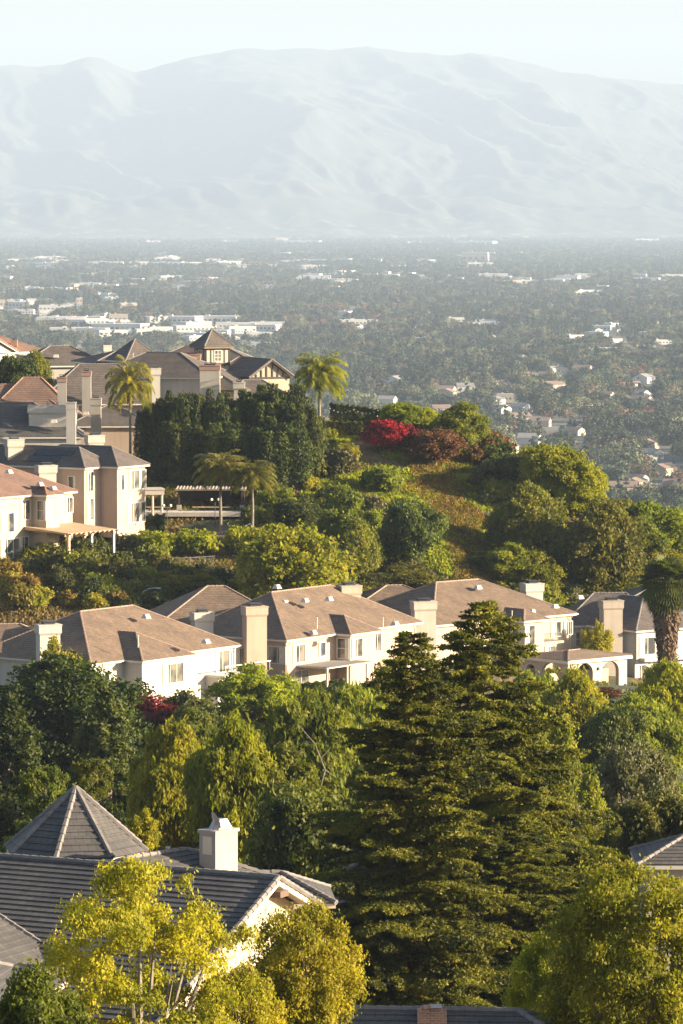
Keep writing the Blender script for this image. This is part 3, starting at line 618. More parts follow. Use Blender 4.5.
H.frame(); H.chim(62, 377, 606, 9, -4, 'stucco_pale', style='brick', yaw=0); H.chim(86.5, 371, 606, 9, -4, 'stucco_pale', style='brick', yaw=0); H.chim(96, 398, 596, 10, -6, 'stucco_pale', yaw=0, flare=.06)
H.vent(86, 412, 600); H.done()
H = upper('house with steep red-brown tiled gable roof below the grey roofs', 35, 604, 'tile_red', 'stucco_pink')
block(H, 44, 432, 604, 3, -10.5, 7.0, 0, 15, .96, wallz=-5); block(H, 0, 412, 606, 3, -8, 9, 0, 10, .72, wallz=-5)
H.frame(); H.done()
H = upper('dark grey roofed house with white-edged roof deck on the left', 35, 588, 'tile_grey', 'stucco_white')
block(H, 30, 437, 588, 4, -12, 7.3, 0, 14, .62, wallz=-5); P = at(53, 411, 592); H.frame(P.x, P.y, P.z, 0)
m = MB(H.xf); m.box(-3.3, 3.3, -2, -1.85, -.2, .75); m.box(-3.3, 3.3, 1.85, 2, -.2, .75); m.box(-3.3, -3.15, -1.84, 1.84, -.2, .75); m.box(3.15, 3.3, -1.84, 1.84, -.2, .75); m.box(-3.14, 3.14, -1.84, 1.84, -2.5, .1); m.build('roof_deck', 'stucco_white', H.e)
for x in (-.7, .6, 2.2): q = MB(H.xf); q.tube([(x, 0, .1), (x, 0, 1.2)], .12); q.tube([(x, 0, 1.2), (x, 0, 1.3)], .2); q.build('vent_pipe', 'metal_grey', H.e)
H.frame(); H.chim(71, 402, 586, 9.5, -5, 'stucco_white', yaw=0, flare=.03); H.vent(54, 420, 588); H.done()
H = upper('house with pointed pyramid roof and long grey roof on the ridge, left of the tower', 145, 640, 'tile_slate', 'stucco_pale')
block(H, 135, 360, 640, 30, -3.2, 3.2, -3.2, 3.2, .95, wallz=-2); block(H, 150, 377, 622, -14, -9, 9, 0, 13, .5, wallz=-3); block(H, 112, 364, 640, 20, -2, 8, 3, 14, .3, wallz=-3)
H.frame(); H.chim(155.5, 368, 617, 9.5, -4, 'stucco_white', yaw=R(10)); H.vent(133, 357, 628, 'pipe'); H.done()
H = upper('large house with square timbered lookout tower and half-timbered gable', 225, 640, 'tile_slate', 'stucco_cream', trim='trim_brown')
# tower
P = at(212, 346, 640); H.frame(P.x, P.y, H.o.z, R(28)); z = P.z - H.o.z
H.hip(-2.45, 2.45, -2.45, 2.45, z, .98, et=.3); H.walls(-1.85, 1.85, -1.85, 1.85, -1, z - .2)
for f in ('f', 'l', 'r'):
    c = -1.85 if f in 'fl' else 1.85
    if f == 'f': H.win('f', -1.85, 0, z - 2.1, .95, 1.45, 2, 3, frame='trim_white', curtain=False)
    elif f == 'l': H.win('l', -1.85, 0, z - 2.1, .95, 1.45, 2, 3, frame='trim_white', curtain=False)
    else: H.win('r', 1.85, 0, z - 2.1, .95, 1.45, 2, 3, frame='trim_white', curtain=False)
m = MB(H.xf)
for t in (-1.86, -1.1, 1.1, 1.86):
    for f, c in (('f', -1.85), ('l', -1.85), ('r', 1.85)): H.bx(m, f, c, t - .1, t + .1, 0, .06, z - 2.9, z - .25)
for f, c in (('f', -1.85), ('l', -1.85), ('r', 1.85)): H.bx(m, f, c, -1.95, 1.95, .0, .1, z - 2.75, z - 2.4); H.bx(m, f, c, -1.95, 1.95, .0, .08, z - .5, z - .28)
m.build('timber_frame', 'trim_dark', H.e)
block(H, 200, 366, 642, -4, -9, 9, 0, 12, .45)
block(H, 205, 390, 622, -12, -9.5, 6, 0, 14, .42)
# gable with half timbering
P = at(272, 377, 630); H.frame(P.x, P.y, H.o.z, R(22)); z = P.z - H.o.z
H.gable(-3.5, 3.5, 0, 12, z, .72, axis='y', inset=.6); H.walls(-2.9, 2.9, .6, 11, -4, z - .0)
m = MB(H.xf)
for t in (-2.2, -1.4, -.6, .3, 1.1, 1.9):
    zt = z + (3.5 - abs(t)) * .72 - .55; m.box(t - .09, t + .09, .5, .6, z - .05, zt)
m.box(-3.0, 3.0, .48, .6, z - .25, z - .02); m.build('half_timbering', 'trim_dark', H.e)
block(H, 240, 372, 640, 10, -4, 6, 0, 10, .45)
P = at(262, 398, 622); H.frame(P.x, P.y, H.o.z, R(10)); z = P.z - H.o.z; H.roofmat = 'tile_slate'
H.hip(-6.0, 4.6, 0, 8, z, .6); H.walls(-5.6, 4.2, .4, 7.6, -4, z - .2)
H.frame(); H.chim(210, 365, 612, 20, -4, 'stucco_pale', style='brick', yaw=0, dp=1.1); H.chim(192, 354, 630, 17, -3, 'stucco_pale', style='brick', yaw=0, dp=.9); H.chim(239, 382, 618, 10, -3, 'concrete', yaw=0)
H.done()

# ---- foreground: big house with octagonal turret
P = at(279, 877.6, 172)
yaw = R(-27)
H = F1 = House('large grey tiled house with octagonal turret roof and cream gable in the foreground', P.x, P.y, 126.2, yaw, 'tile_grey', 'stucco_cream', cl=.36, step=.045, trim='trim_tan')
zr = P.z - 126.2; wf, wb = 9.8, 3.5; sl = .43
A0, A1 = (-24, 0, zr), (0, 0, zr); F0, F1_ = (-24, -wf, zr - wf * sl), (0, -wf, zr - wf * sl); B0, B1 = (-24, wb, zr - wb * sl), (0, wb, zr - wb * sl)
H.facet([F0, F1_, A1, A0]); H.facet([B1, B0, A0, A1]); H.cap(A0, A1)
Vz = lambda p, k: Vector(p) + Vector((0, 0, k))
H.wall.poly([(-.9, -wf + .7, -3), (-.9, wb - .5, -3), (-.9, wb - .5, zr - wb * sl - .02), (-.9, 0, zr - .3), (-.9, -wf + .7, zr - wf * sl)])
H.walls(-23, -.95, -wf + .7, wb - .5, -3, zr - wf * sl - .1); H.walls(-22.9, -1.0, -2.5, wb - .55, -3, zr - wb * sl - .3)
eb = MB(H.xf); H.eaves.append(eb)
for E in (F1_, B1):
    H.cap(E, A1); eb.hexa([Vz(E, -.32), Vz(A1, -.32), Vz(A1, -.32) - Vector((.08, 0, 0)), Vz(E, -.32) - Vector((.08, 0, 0)), Vz(E, -.02), Vz(A1, -.02), Vz(A1, -.02) - Vector((.08, 0, 0)), Vz(E, -.02) - Vector((.08, 0, 0))])
    eb.poly([Vz(E, -.12), Vz(A1, -.12), Vz(A1, -.12) - Vector((.9, 0, 0)), Vz(E, -.12) - Vector((.9, 0, 0))])
m = MB(H.xf); m.box(-.12, .25, -.35, .35, zr - .75, zr - .5); m.box(-.9, -.1, -.15, .15, zr - .8, zr - .55); m.build('gable_bracket', 'trim_brown', H.e)
# front wing gable with white end wall at the left
P = at(2, 928, 168); H.frame(P.x, P.y, F1.o.z, R(-27)); z = P.z - F1.o.z
H.gable(-5, .8, -3.4, 3, z - 1.5, .5, axis='y', inset=.4)
H.frame()
# octagonal turret
P = at(76, 849, 187); H.frame(P.x, P.y, F1.o.z, R(10)); z = P.z - F1.o.z
Rr = 3.15; apex = (0, 0, z + 2.65); cs = [(Rr * math.cos(R(22.5 + 45 * k)), Rr * math.sin(R(22.5 + 45 * k)), z) for k in range(8)]
for k in range(8): H.facet([cs[k], cs[(k + 1) % 8], apex]); H.cap(cs[k], apex)
te = MB(H.xf); H.eaves.append(te)
for q, rr, z0, z1 in ((te, Rr - .05, z - .25, z - .01), (H.wall, Rr - .45, -2, z - .2)):
    c2 = [(rr * math.cos(R(22.5 + 45 * k)), rr * math.sin(R(22.5 + 45 * k))) for k in range(8)]
    for k in range(8): a, b = c2[k], c2[(k + 1) % 8]; q.poly([(*a, z0), (*b, z0), (*b, z1), (*a, z1)])
    q.poly([(*c, z0) for c in c2]); q.poly([(*c, z1) for c in c2])
# low roof behind, lit
P = at(277, 878, 184); H.frame(P.x, P.y, F1.o.z, R(48)); z = P.z - F1.o.z
H.hip(-9, 0, 0, 5.4, z, .46)
H.walls(-8.5, -.5, .5, 4.9, -2, z - .3)
# roof further behind right
P = at(300, 899, 192); H.frame(P.x, P.y, F1.o.z, R(4)); z = P.z - F1.o.z
H.hip(-6, 1.6, 0, 4.6, z - .2, .45); H.walls(-5.5, 1.1, .5, 4.1, -3, z - .5)
H.frame()
# its chimney with dish
P = at(218.5, 829, 183); H.cur = (P.x - F1.o.x, P.y - F1.o.y, 0, R(50)); zt = P.z - F1.o.z
m = MB(H.xf); m.box(-.7, .7, -.45, .45, 2, zt); m.box(-.76, .76, -.51, .51, zt - .12, zt + .02); o = m.build('chimney', 'stucco_taupe', H.e)
k = MB(H.xf); k.taper(.12, 0, zt + .02, zt + .42, .42, .3, .22, .18); k.build('spark_cap', 'metal_grey', o)
k = MB(H.xf); k.box(-.72, -.69, -.25, .25, zt - 1.0, zt - .25); k.build('recess_panel', 'trim_tan', o)
k = MB(H.xf); k.tube([(-.5, -.2, zt), (-.6, -.3, zt + .3)], .03); n = 14
ctr = Vector((-.66, -.36, zt + .42)); ax = Vector((.75, -.25, .35)).normalized(); u = ax.cross(Vector((0, 0, 1))).normalized(); v = ax.cross(u)
rings = [[ctr + ax * (.10 * (rr / .36) ** 2) + (u * math.cos(2 * math.pi * i / n) * .8 + v * math.sin(2 * math.pi * i / n) * 1.15) * rr for i in range(n)] for rr in (.02, .15, .27, .36)]
for a, b in zip(rings, rings[1:]):
    for i in range(n): k.poly([a[i], a[(i + 1) % n], b[(i + 1) % n], b[i]])
k.build('satellite_dish', 'metal_grey', o)
H.frame()
for p in ((168, 859),): H.vent(*p, 184, 'pipe')
H.done()
# lower left roof with skylight
P = at(-22, 958, 158)
H = House('dark grey tiled roof with a skylight at the bottom left corner', P.x, P.y, 123.5, R(-10), 'tile_grey', 'stucco_pale', cl=.36, step=.045, trim='trim_tan')
z = P.z - 123.5; H.hip(-6, 2.4, -6, 4, z - 4.2 * .4 + .3, .4); H.walls(-5.5, 1.4, -5.3, 3.3, -3, z - 1.7)
P = at(21, 976, 154.5); H.frame(P.x, P.y, P.z, R(-10)); m = MB(H.xf); m.hexa([(-.42, -.5, -.2), (.42, -.5, -.2), (.42, .5, .2), (-.42, .5, .2), (-.36, -.42, -.04), (.36, -.42, -.04), (.36, .42, .36), (-.36, .42, .36)]); m.build('skylight', 'glass', H.e); H.frame(); H.done()
# bottom roof
P = at(285, 1008, 150)
H = House('grey tiled roof ridge with a stone chimney at the bottom edge', P.x, P.y, 124.5, R(-4), 'tile_grey', 'stucco_pale', cl=.36, step=.045, trim='trim_tan')
z = P.z - 124.5; H.hip(-3.6, 13, -5, 5, z - 5 * .42, .42); H.walls(-3, 12.5, -4.4, 4.4, -3, z - 2.3)
m = MB(H.xf); m.tube([(-.4, .3, z - .2), (-.5, .3, z + .55)], .05); m.tube([(-.2, .2, z - .2), (-.5, .2, z + .2), (-.7, .1, z + .5)], .035); m.build('antenna', 'metal_grey', H.e)
P = at(432, 1006, 149); H.frame(P.x, P.y, P.z, 0); m = MB(H.xf); m.box(-.5, .5, -.3, .3, -1.6, -.12)
for i in range(16): a = random.uniform(-.5, .4); m.taper(a * .8, 0, -.3 + .02 * i, random.uniform(-.12, .0), random.uniform(.1, .2), .33 + .004 * i, random.uniform(.06, .15), .28)
m.build('chimney', 'brick', H.e); H.frame(); H.done()
# house behind the redwoods
P = at(326, 915, 238)
H = House('white walled house with grey roof half hidden behind the redwoods', P.x, P.y, P.z - 3.3, R(8), 'tile_slate', 'stucco_white', cl=.36, trim='trim_dark')
H.hip(0, 4.6, 0, 7, 3.3, .4); H.walls(.5, 4.1, .5, 6.5, -4, 3.1); H.win('f', .5, 2.2, .6, 1.6, 1.6, 2, frame='trim_dark')
P = at(372, 868, 240); H.frame(P.x, P.y, H.o.z, R(10)); z = P.z - H.o.z; H.hip(-1.2, 2.2, 0, 5, z, .35); H.walls(-.8, 1.8, .4, 4.6, -4, z - .2); H.win('f', .4, .0, z - 2.6, .7, 2.1, 1, frame='trim_dark'); H.win('f', .4, 1.3, z - 2.6, .5, 2.1, 1, frame='trim_dark')
H.frame(); H.done()
P = at(637, 865, 225)
H = House('slate grey tiled roof among trees at the right edge', P.x, P.y, P.z - 3.3, R(0), 'tile_grey', 'stucco_pale', cl=.36, step=.045)
H.hip(0, 12, 0, 5.6, 3.3, .42); H.walls(.5, 11.5, .5, 5.1, -4, 3.1); H.done()

# ---- pavilion with benches, lamp posts, pad
P0 = at(176, 521, 571); P1 = at(246, 521, 571); gz = ground((P0.x + P1.x) / 2, 571)
e = empty('patio_pavilion', ((P0.x + P1.x) / 2, 571, gz), 'flat roofed dark timber patio pavilion on a pale terrace below the hedge trees', 'pavilion')
zt = at(210, 489, 571).z - gz; wd = (P1.x - P0.x) / 2
m = MB(); m.box(-wd, wd, -.4, 5.4, zt - .18, zt)
for i in range(22): x = -wd + .1 + i * (2 * wd - .2) / 21; m.box(x - .05, x + .05, -.7, 5.5, zt, zt + .1)
m.build('roof', 'trim_tan', e); m = MB(); m.box(-wd + .2, wd - .2, 5.0, 5.2, -1.5, zt - .2); m.box(wd - .4, wd - .21, 0.5, 4.9, -1.5, zt - .2); m.build('back_wall', 'wood_dark', e)
for x in (-wd + .4, wd - .5): q = MB(); q.box(x - .13, x + .13, -.13, .13, .4, zt - .2); q.box(x - .3, x + .3, -.3, .3, -1.5, .7, 1); q.build('post', ['wood_dark', 'stucco_pale'], e)
for px, label in ((211, 'long pale wooden bench inside the dark pavilion'), (158, 'wooden bench beside the porch of the grey-hipped house')):
    x = (px - 341.5) / F * 569; b = empty('bench', (x, 569.5, ground(x, 569.5)), label, 'bench'); m = MB(); hw = 2.4 if px > 200 else 1.6
    zz = at(px, 507, 569).z - ground(x, 569.5); m.box(-hw, hw, -.3, .3, zz - .1, zz); m.build('seat', 'wood_tan', b)
    for s_ in (-1, 1): q = MB(); q.box(s_ * (hw - .4) - .08, s_ * (hw - .4) + .08, -.25, .25, -1.2, zz - .1); q.build('leg', 'wood_dark', b)
def post_lamp(px, py, d, label):
    p = at(px, py, d); g = ground(p.x, d); e = empty('terrace_lamp', (p.x, d, g), label, 'lamp', 'twin globe lamps on the terrace'); h = p.z - g
    m = MB(); m.tube([(0, 0, -.5), (0, 0, h)], .05); m.tube([(-.45, 0, h - .1), (.45, 0, h - .1)], .03); m.build('pole', 'metal_dark', e)
    for s_ in (-1, 1):
        q = MB(); c = Vector((s_ * .45, 0, h + .05)); rings = [[c + Vector((.2 * math.sin(t) * math.cos(u), .2 * math.sin(t) * math.sin(u), .2 * math.cos(t))) for u in [2 * math.pi * k / 8 for k in range(8)]] for t in (.02, .8, 1.57, 2.3, 3.1)]
        for a, b in zip(rings, rings[1:]):
            for k in range(8): q.poly([a[k], a[(k + 1) % 8], b[(k + 1) % 8], b[k]])
        q.build('globe', 'bulb', e, smooth=True)
post_lamp(215, 500, 563, 'twin globe lamp post in front of the pavilion'); post_lamp(167, 506, 563, 'twin globe lamp post left of the pavilion')
# terrace slab
m = MB(); q = at(190, 524, 566); gx = q.x
m.box(gx - 7, gx + 6.5, 566.5, 578, gz - .5, gz + .03); tag(m.build('terrace', 'paving'), 'pale paved terrace under the pavilion on the hillside', 'terrace')
# street lamp behind the white house
p = at(141, 597, 525); g = ground(p.x, 525); pt = at(141, 590, 525).z
e = empty('street_lamp', (p.x, 525, g), 'grey curved-arm street lamp behind the white house roof', 'street lamp'); m = MB(); h = pt - g - .2
m.tube([(0, 0, -.5), (0, 0, h - .6), (.25, 0, h), (.9, 0, h + .35), (1.9, 0, h + .45)], [.1, .08, .07, .06, .05]); m.build('pole', 'metal_grey', e)
m = MB(); m.taper(2.1, 0, h + .36, h + .5, .3, .12, .22, .08); m.build('lamp_head', 'metal_grey', e)
# ---- fences along the slope
def fence(pts, label, H_=1.3, solid=False):
    W = [at(*p) for p in pts]; W = [Vector((p.x, p.y, ground(p.x, p.y))) for p in W]
    e = empty('fence', W[0], label, 'fence'); o = W[0]
    for r_i, zz in enumerate((.1, H_)): m = MB(); m.tube([p - o + Vector((0, 0, zz)) for p in W], .04, 5); m.build('rail', 'metal_grey', e)
    # chain mesh as thin wires
    m = MB()
    for a, b in zip(W, W[1:]):
        L = (b - a).length; n = max(1, int(L / .45))
        for i in range(n):
            p, q = a.lerp(b, i / n) - o, a.lerp(b, (i + 1) / n) - o
            for k in range(3):
                z0, z1 = .1 + (H_ - .1) * k / 3, .1 + (H_ - .1) * (k + 1) / 3
                for (u, v) in ((z0, z1), (z1, z0)): m.tube([p + Vector((0, 0, u)), q + Vector((0, 0, v))], .009, 3)
    m.build('wire_mesh', 'metal_grey', e)
    for a, b in zip(W, W[1:]):
        n = max(1, round((b - a).length / 2.6))
        for i in range(n): p = a.lerp(b, i / n) - o; m = MB(); m.tube([p + Vector((0, 0, -.4)), p + Vector((0, 0, H_ + .1))], .05, 5); m.build('post', 'metal_grey', e)
fence([(-5, 586, 545), (25, 580, 545), (60, 568, 545), (90, 560, 547), (125, 556, 549)], 'low wire fence crossing the shrubs below the awning house')
fence([(120, 590, 538), (150, 578, 540), (190, 569, 541), (215, 568, 542)], 'wire fence low on the slope above the street lamp')
fence([(203, 545, 550), (222, 543, 553), (240, 538, 556), (262, 527, 562), (285, 519, 568)], 'wire fence curving up the slope right of the terrace', 1.6)
# ------------------------------------------------------------------ foliage builders
def leafquads(C, size, rng, Nrm=None, bias=.9, stretch=1.5, updown=0):
    """rhombic leaf sprays at points C, roughly facing Nrm"""
    n = len(C); d = rng.normal(size=(n, 3)); d /= np.linalg.norm(d, axis=1, keepdims=True)
    if Nrm is not None: d = d + Nrm * bias; d /= np.linalg.norm(d, axis=1, keepdims=True) + 1e-9
    t = rng.normal(size=(n, 3)); t[:, 2] -= updown; a = np.cross(d, t); a /= np.linalg.norm(a, axis=1, keepdims=True) + 1e-9; b = np.cross(d, a)
    s = (size * rng.uniform(.6, 1.35, n))[:, None]
    return np.stack([C + b * s * stretch * .5, C + a * s * .42, C - b * s * stretch * .5, C - a * s * .42], 1)
def clump_pts(c, r, n, rng, sq=.8):
    d = rng.normal(size=(n, 3)); d /= np.linalg.norm(d, axis=1, keepdims=True); d[:, 2] = np.where(d[:, 2] < -.35, -d[:, 2], d[:, 2])
    f = rng.normal(size=(3, 3)) * 2.2; lump = 1 + .22 * (np.sin(d @ f[0] + 1) + np.sin(d @ f[1] * 1.7) + .6 * np.sin(d @ f[2] * 3))
    rr = r * rng.uniform(.2, 1.0, n) ** .45 * lump * (1 + .12 * np.abs(rng.normal(size=n))); P = d * rr[:, None] * rng.uniform(.7, 1.35, 3); P[:, 2] *= sq
    return P + c, d
def broad(name, mat, H, W, nc, nl, ls, seed, base=.25, cr=.2, shape='round', bark='bark', sq=.85, stretch=1.5, updown=0, spread=.0):
    """a tree's crown and trunk as two meshes; stands at the origin"""
    rng = np.random.default_rng(seed); R_ = W / 2; zc = H * (1 + base) / 2; hz_ = H * (1 - base) / 2; cs = []; Q = []
    while len(cs) < nc:
        d = rng.normal(size=3); d /= np.linalg.norm(d); k = rng.uniform(.35, 1) ** .45 * (1 - cr * .8)
        if shape == 'cone': z = rng.uniform(0, 1) ** 1.2; th = rng.uniform(0, 2 * np.pi); rr = R_ * (1 - z) ** .75 * (.55 + .45 * rng.random()) * .9; c = np.array([rr * np.cos(th), rr * np.sin(th), H * base + z * H * (1 - base) * .95])
        elif shape == 'column': z = rng.uniform(0, 1); th = rng.uniform(0, 2 * np.pi); rr = R_ * np.sin(np.pi * min(1, .12 + z * .86)) ** .5 * rng.uniform(.4, .85); c = np.array([rr * np.cos(th), rr * np.sin(th), H * base + z * H * (1 - base) * .93])
        else:
            c = np.array([d[0] * R_ * k, d[1] * R_ * k, zc + d[2] * hz_ * k * (1 if d[2] > 0 else .8)])
            c[:2] *= 1 + .25 * (rng.random() - .5)
        cs.append(c)
    ctr = np.array([0, 0, H * (base + .35 * (1 - base))])
    for c in cs:
        r = R_ * cr * rng.uniform(.65, 1.35) * (.65 if shape in ('cone', 'column') and c[2] > H * .75 else 1); n = int(nl * (r / (R_ * cr)) ** 1.7)
        P, dn = clump_pts(c, r * 1.15, n, rng, sq); Q.append(leafquads(P, ls, rng, dn, .9, stretch, updown))
    k = int(nc * nl * .06); j = rng.integers(0, nc, k); P = np.array(cs)[j] + rng.normal(size=(k, 3)) * R_ * cr * .8; Q.append(leafquads(P, ls, rng, None, 0, stretch, updown))
    Q = np.concatenate(Q); cm = quadmesh(name + '_crown', Q, mat); Wr = 2 * np.percentile(np.abs(Q[:, 0, :2]), 96.5); Hr = np.percentile(Q[:, 0, 2], 99.6)
    t = MB(); tr = H * .022 + .05; bend = rng.normal(size=2) * .03 * H; top = Vector((bend[0], bend[1], H * max(base, .2) + H * .12))
    t.tube([(0, 0, -9.0), (bend[0] * .4, bend[1] * .4, H * base * .6), top], [tr * 1.3, tr, tr * .8], 8)
    for c in [cs[i] for i in rng.permutation(nc)[:min(nc, 14)]]:
        c = Vector(c); mid = top.lerp(c, .5) + Vector((0, 0, -.04 * H)); t.tube([top, mid, c], [tr * .55, tr * .35, tr * .1], 5)
    if shape in ('cone', 'column'): t.tube([top, (0, 0, H * .93)], [tr * .8, tr * .15], 6)
    tm = t.build('tmp', bark); me = tm.data; me.name = name + '_trunk'; bpy.data.objects.remove(tm)
    return dict(H=Hr, W=Wr, parts=[('trunk', me), ('crown', cm)])
def plumes(name, mat, H, W, npl, seed, ls=.2, nl=95):
    rng = np.random.default_rng(seed); Q = []; t = MB(); t.tube([(0, 0, -6), (0, 0, H * .6)], [.3, .1], 7)
    for i in range(npl):
        th = i * 2.4; rr = W * .5 * (.15 + .68 * np.sqrt((i + .5) / npl)); bx, by = rr * np.cos(th), rr * np.sin(th); hp = H * (1 - .30 * (rr / (W * .5)) ** 2) * rng.uniform(.78, 1.0); r0 = W * .165 * rng.uniform(.8, 1.25)
        nz = int(hp / .42); t.tube([(bx * .3, by * .3, 0), (bx, by, hp * .5), (bx, by, hp * .9)], [.12, .07, .02], 4)
        for k in range(nz):
            z = (k + rng.random()) / nz; r = r0 * np.sin(np.pi * (.10 + .82 * z)) ** .45 * (1.12 - .2 * z) * rng.uniform(.8, 1.2); a = rng.random(nl) * 6.283; u = rng.uniform(.55, 1, nl) ** .5
            n_ = np.stack([np.cos(a), np.sin(a), np.full(nl, .35)], 1); P = np.stack([bx + np.cos(a) * r * u, by + np.sin(a) * r * u, hp * z + rng.normal(size=nl) * .16], 1)
            Q.append(leafquads(P, ls, rng, n_, 1.2, 1.8, updown=-2.5))
    Q = np.concatenate(Q); cm = quadmesh(name + '_crown', Q, mat); o = t.build('tmp', 'bark'); me = o.data; bpy.data.objects.remove(o)
    return dict(H=np.percentile(Q[:, 0, 2], 99.7), W=2 * np.percentile(np.abs(Q[:, 0, :2]), 97), parts=[('trunk', me), ('crown', cm)])
def bushmesh(name, mat, seed, nc=26, nl=190, ls=.22, H=2.0, W=3.0):
    rng = np.random.default_rng(seed); Q = []
    for i in range(nc):
        th = rng.uniform(0, 2 * np.pi); rr = (rng.random() ** .6) * W * .38; c = np.array([rr * np.cos(th), rr * np.sin(th), H * (.2 + .55 * rng.random() * np.sqrt(max(0, 1 - (rr / (W * .5)) ** 2)))])
        P, dn = clump_pts(c, W * .16 * rng.uniform(.7, 1.3), nl, rng, .9); Q.append(leafquads(P, ls, rng, dn, .9, 1.4))
    return quadmesh(name, np.concatenate(Q), mat)
def redwood(name, seed, H, Rm, mat='leaf_redwood', lean=.0, nb=150, dens=1.0, base=.05, ls=.125):
    rng = np.random.default_rng(seed); Q = []; t = MB(); t.tube([(0, 0, -1.5), (0, 0, H * .5), (0, 0, H * .97)], [H * .016 + .1, H * .010 + .05, .03], 9)
    for i in range(nb):
        z = base + (1 - base) * (i + rng.random()) / nb; th = i * 2.399 + rng.normal() * .3; L = Rm * (1 - z) ** .66 * rng.uniform(.5, 1.2) + .35
        if rng.random() < .08: L *= 1.2
        L *= 1 + lean * math.cos(th); z0 = H * z; up = .30 * z - .05 + rng.normal() * .05
        d = np.array([math.cos(th), math.sin(th)]); sd_ = np.array([-d[1], d[0]]); ns = max(6, int(L * 5))
        def bp(s): return np.array([d[0] * L * s, d[1] * L * s, z0 + L * (up * s - .20 * s * s + .12 * s ** 3)])
        t.tube([bp(0), bp(.35), bp(.7), bp(.97)], [.02 + L * .013, .02 + L * .009, .015 + L * .005, .01], 4)
        for k in range(ns):
            s = .16 + .84 * (k + rng.random()) / ns; c = bp(s); wd = L * .36 * (1.15 - s) ** .6 + .18; sgn = 1 if rng.random() < .5 else -1
            # one side spray: a fan of needles reaching forwards and sideways, drooping at its tip
            n = int(max(12, wd * 80 * dens)); u = rng.random(n) ** .8; P = c + np.outer(u * wd * sgn * .95, np.array([sd_[0], sd_[1], 0])) + np.outer(u * wd * .75, np.array([d[0], d[1], 0])); P[:, 2] += -u * u * wd * .3 + rng.normal(size=n) * .04 + .04 * rng.random()
            P[:, :2] += rng.normal(size=(n, 2)) * .10; up_ = np.tile(np.array([0, 0, 1.0]), (n, 1)) * 1.0
            Q.append(leafquads(P, ls, rng, up_, .3, 1.8))
    k = int(500 * dens); zz = rng.random(k) ** .9; th = rng.random(k) * 6.283; rr = .5 * (1 - zz) * rng.random(k) + .05
    Q.append(leafquads(np.stack([rr * np.cos(th), rr * np.sin(th), H * (.4 + .6 * zz)], 1), ls, rng))
    cm = quadmesh(name + '_crown', np.concatenate(Q), mat); o = t.build('tmp', 'bark_red'); me = o.data; bpy.data.objects.remove(o)
    return dict(H=H, W=Rm * 2, parts=[('trunk', me), ('crown', cm)], rigid=True)
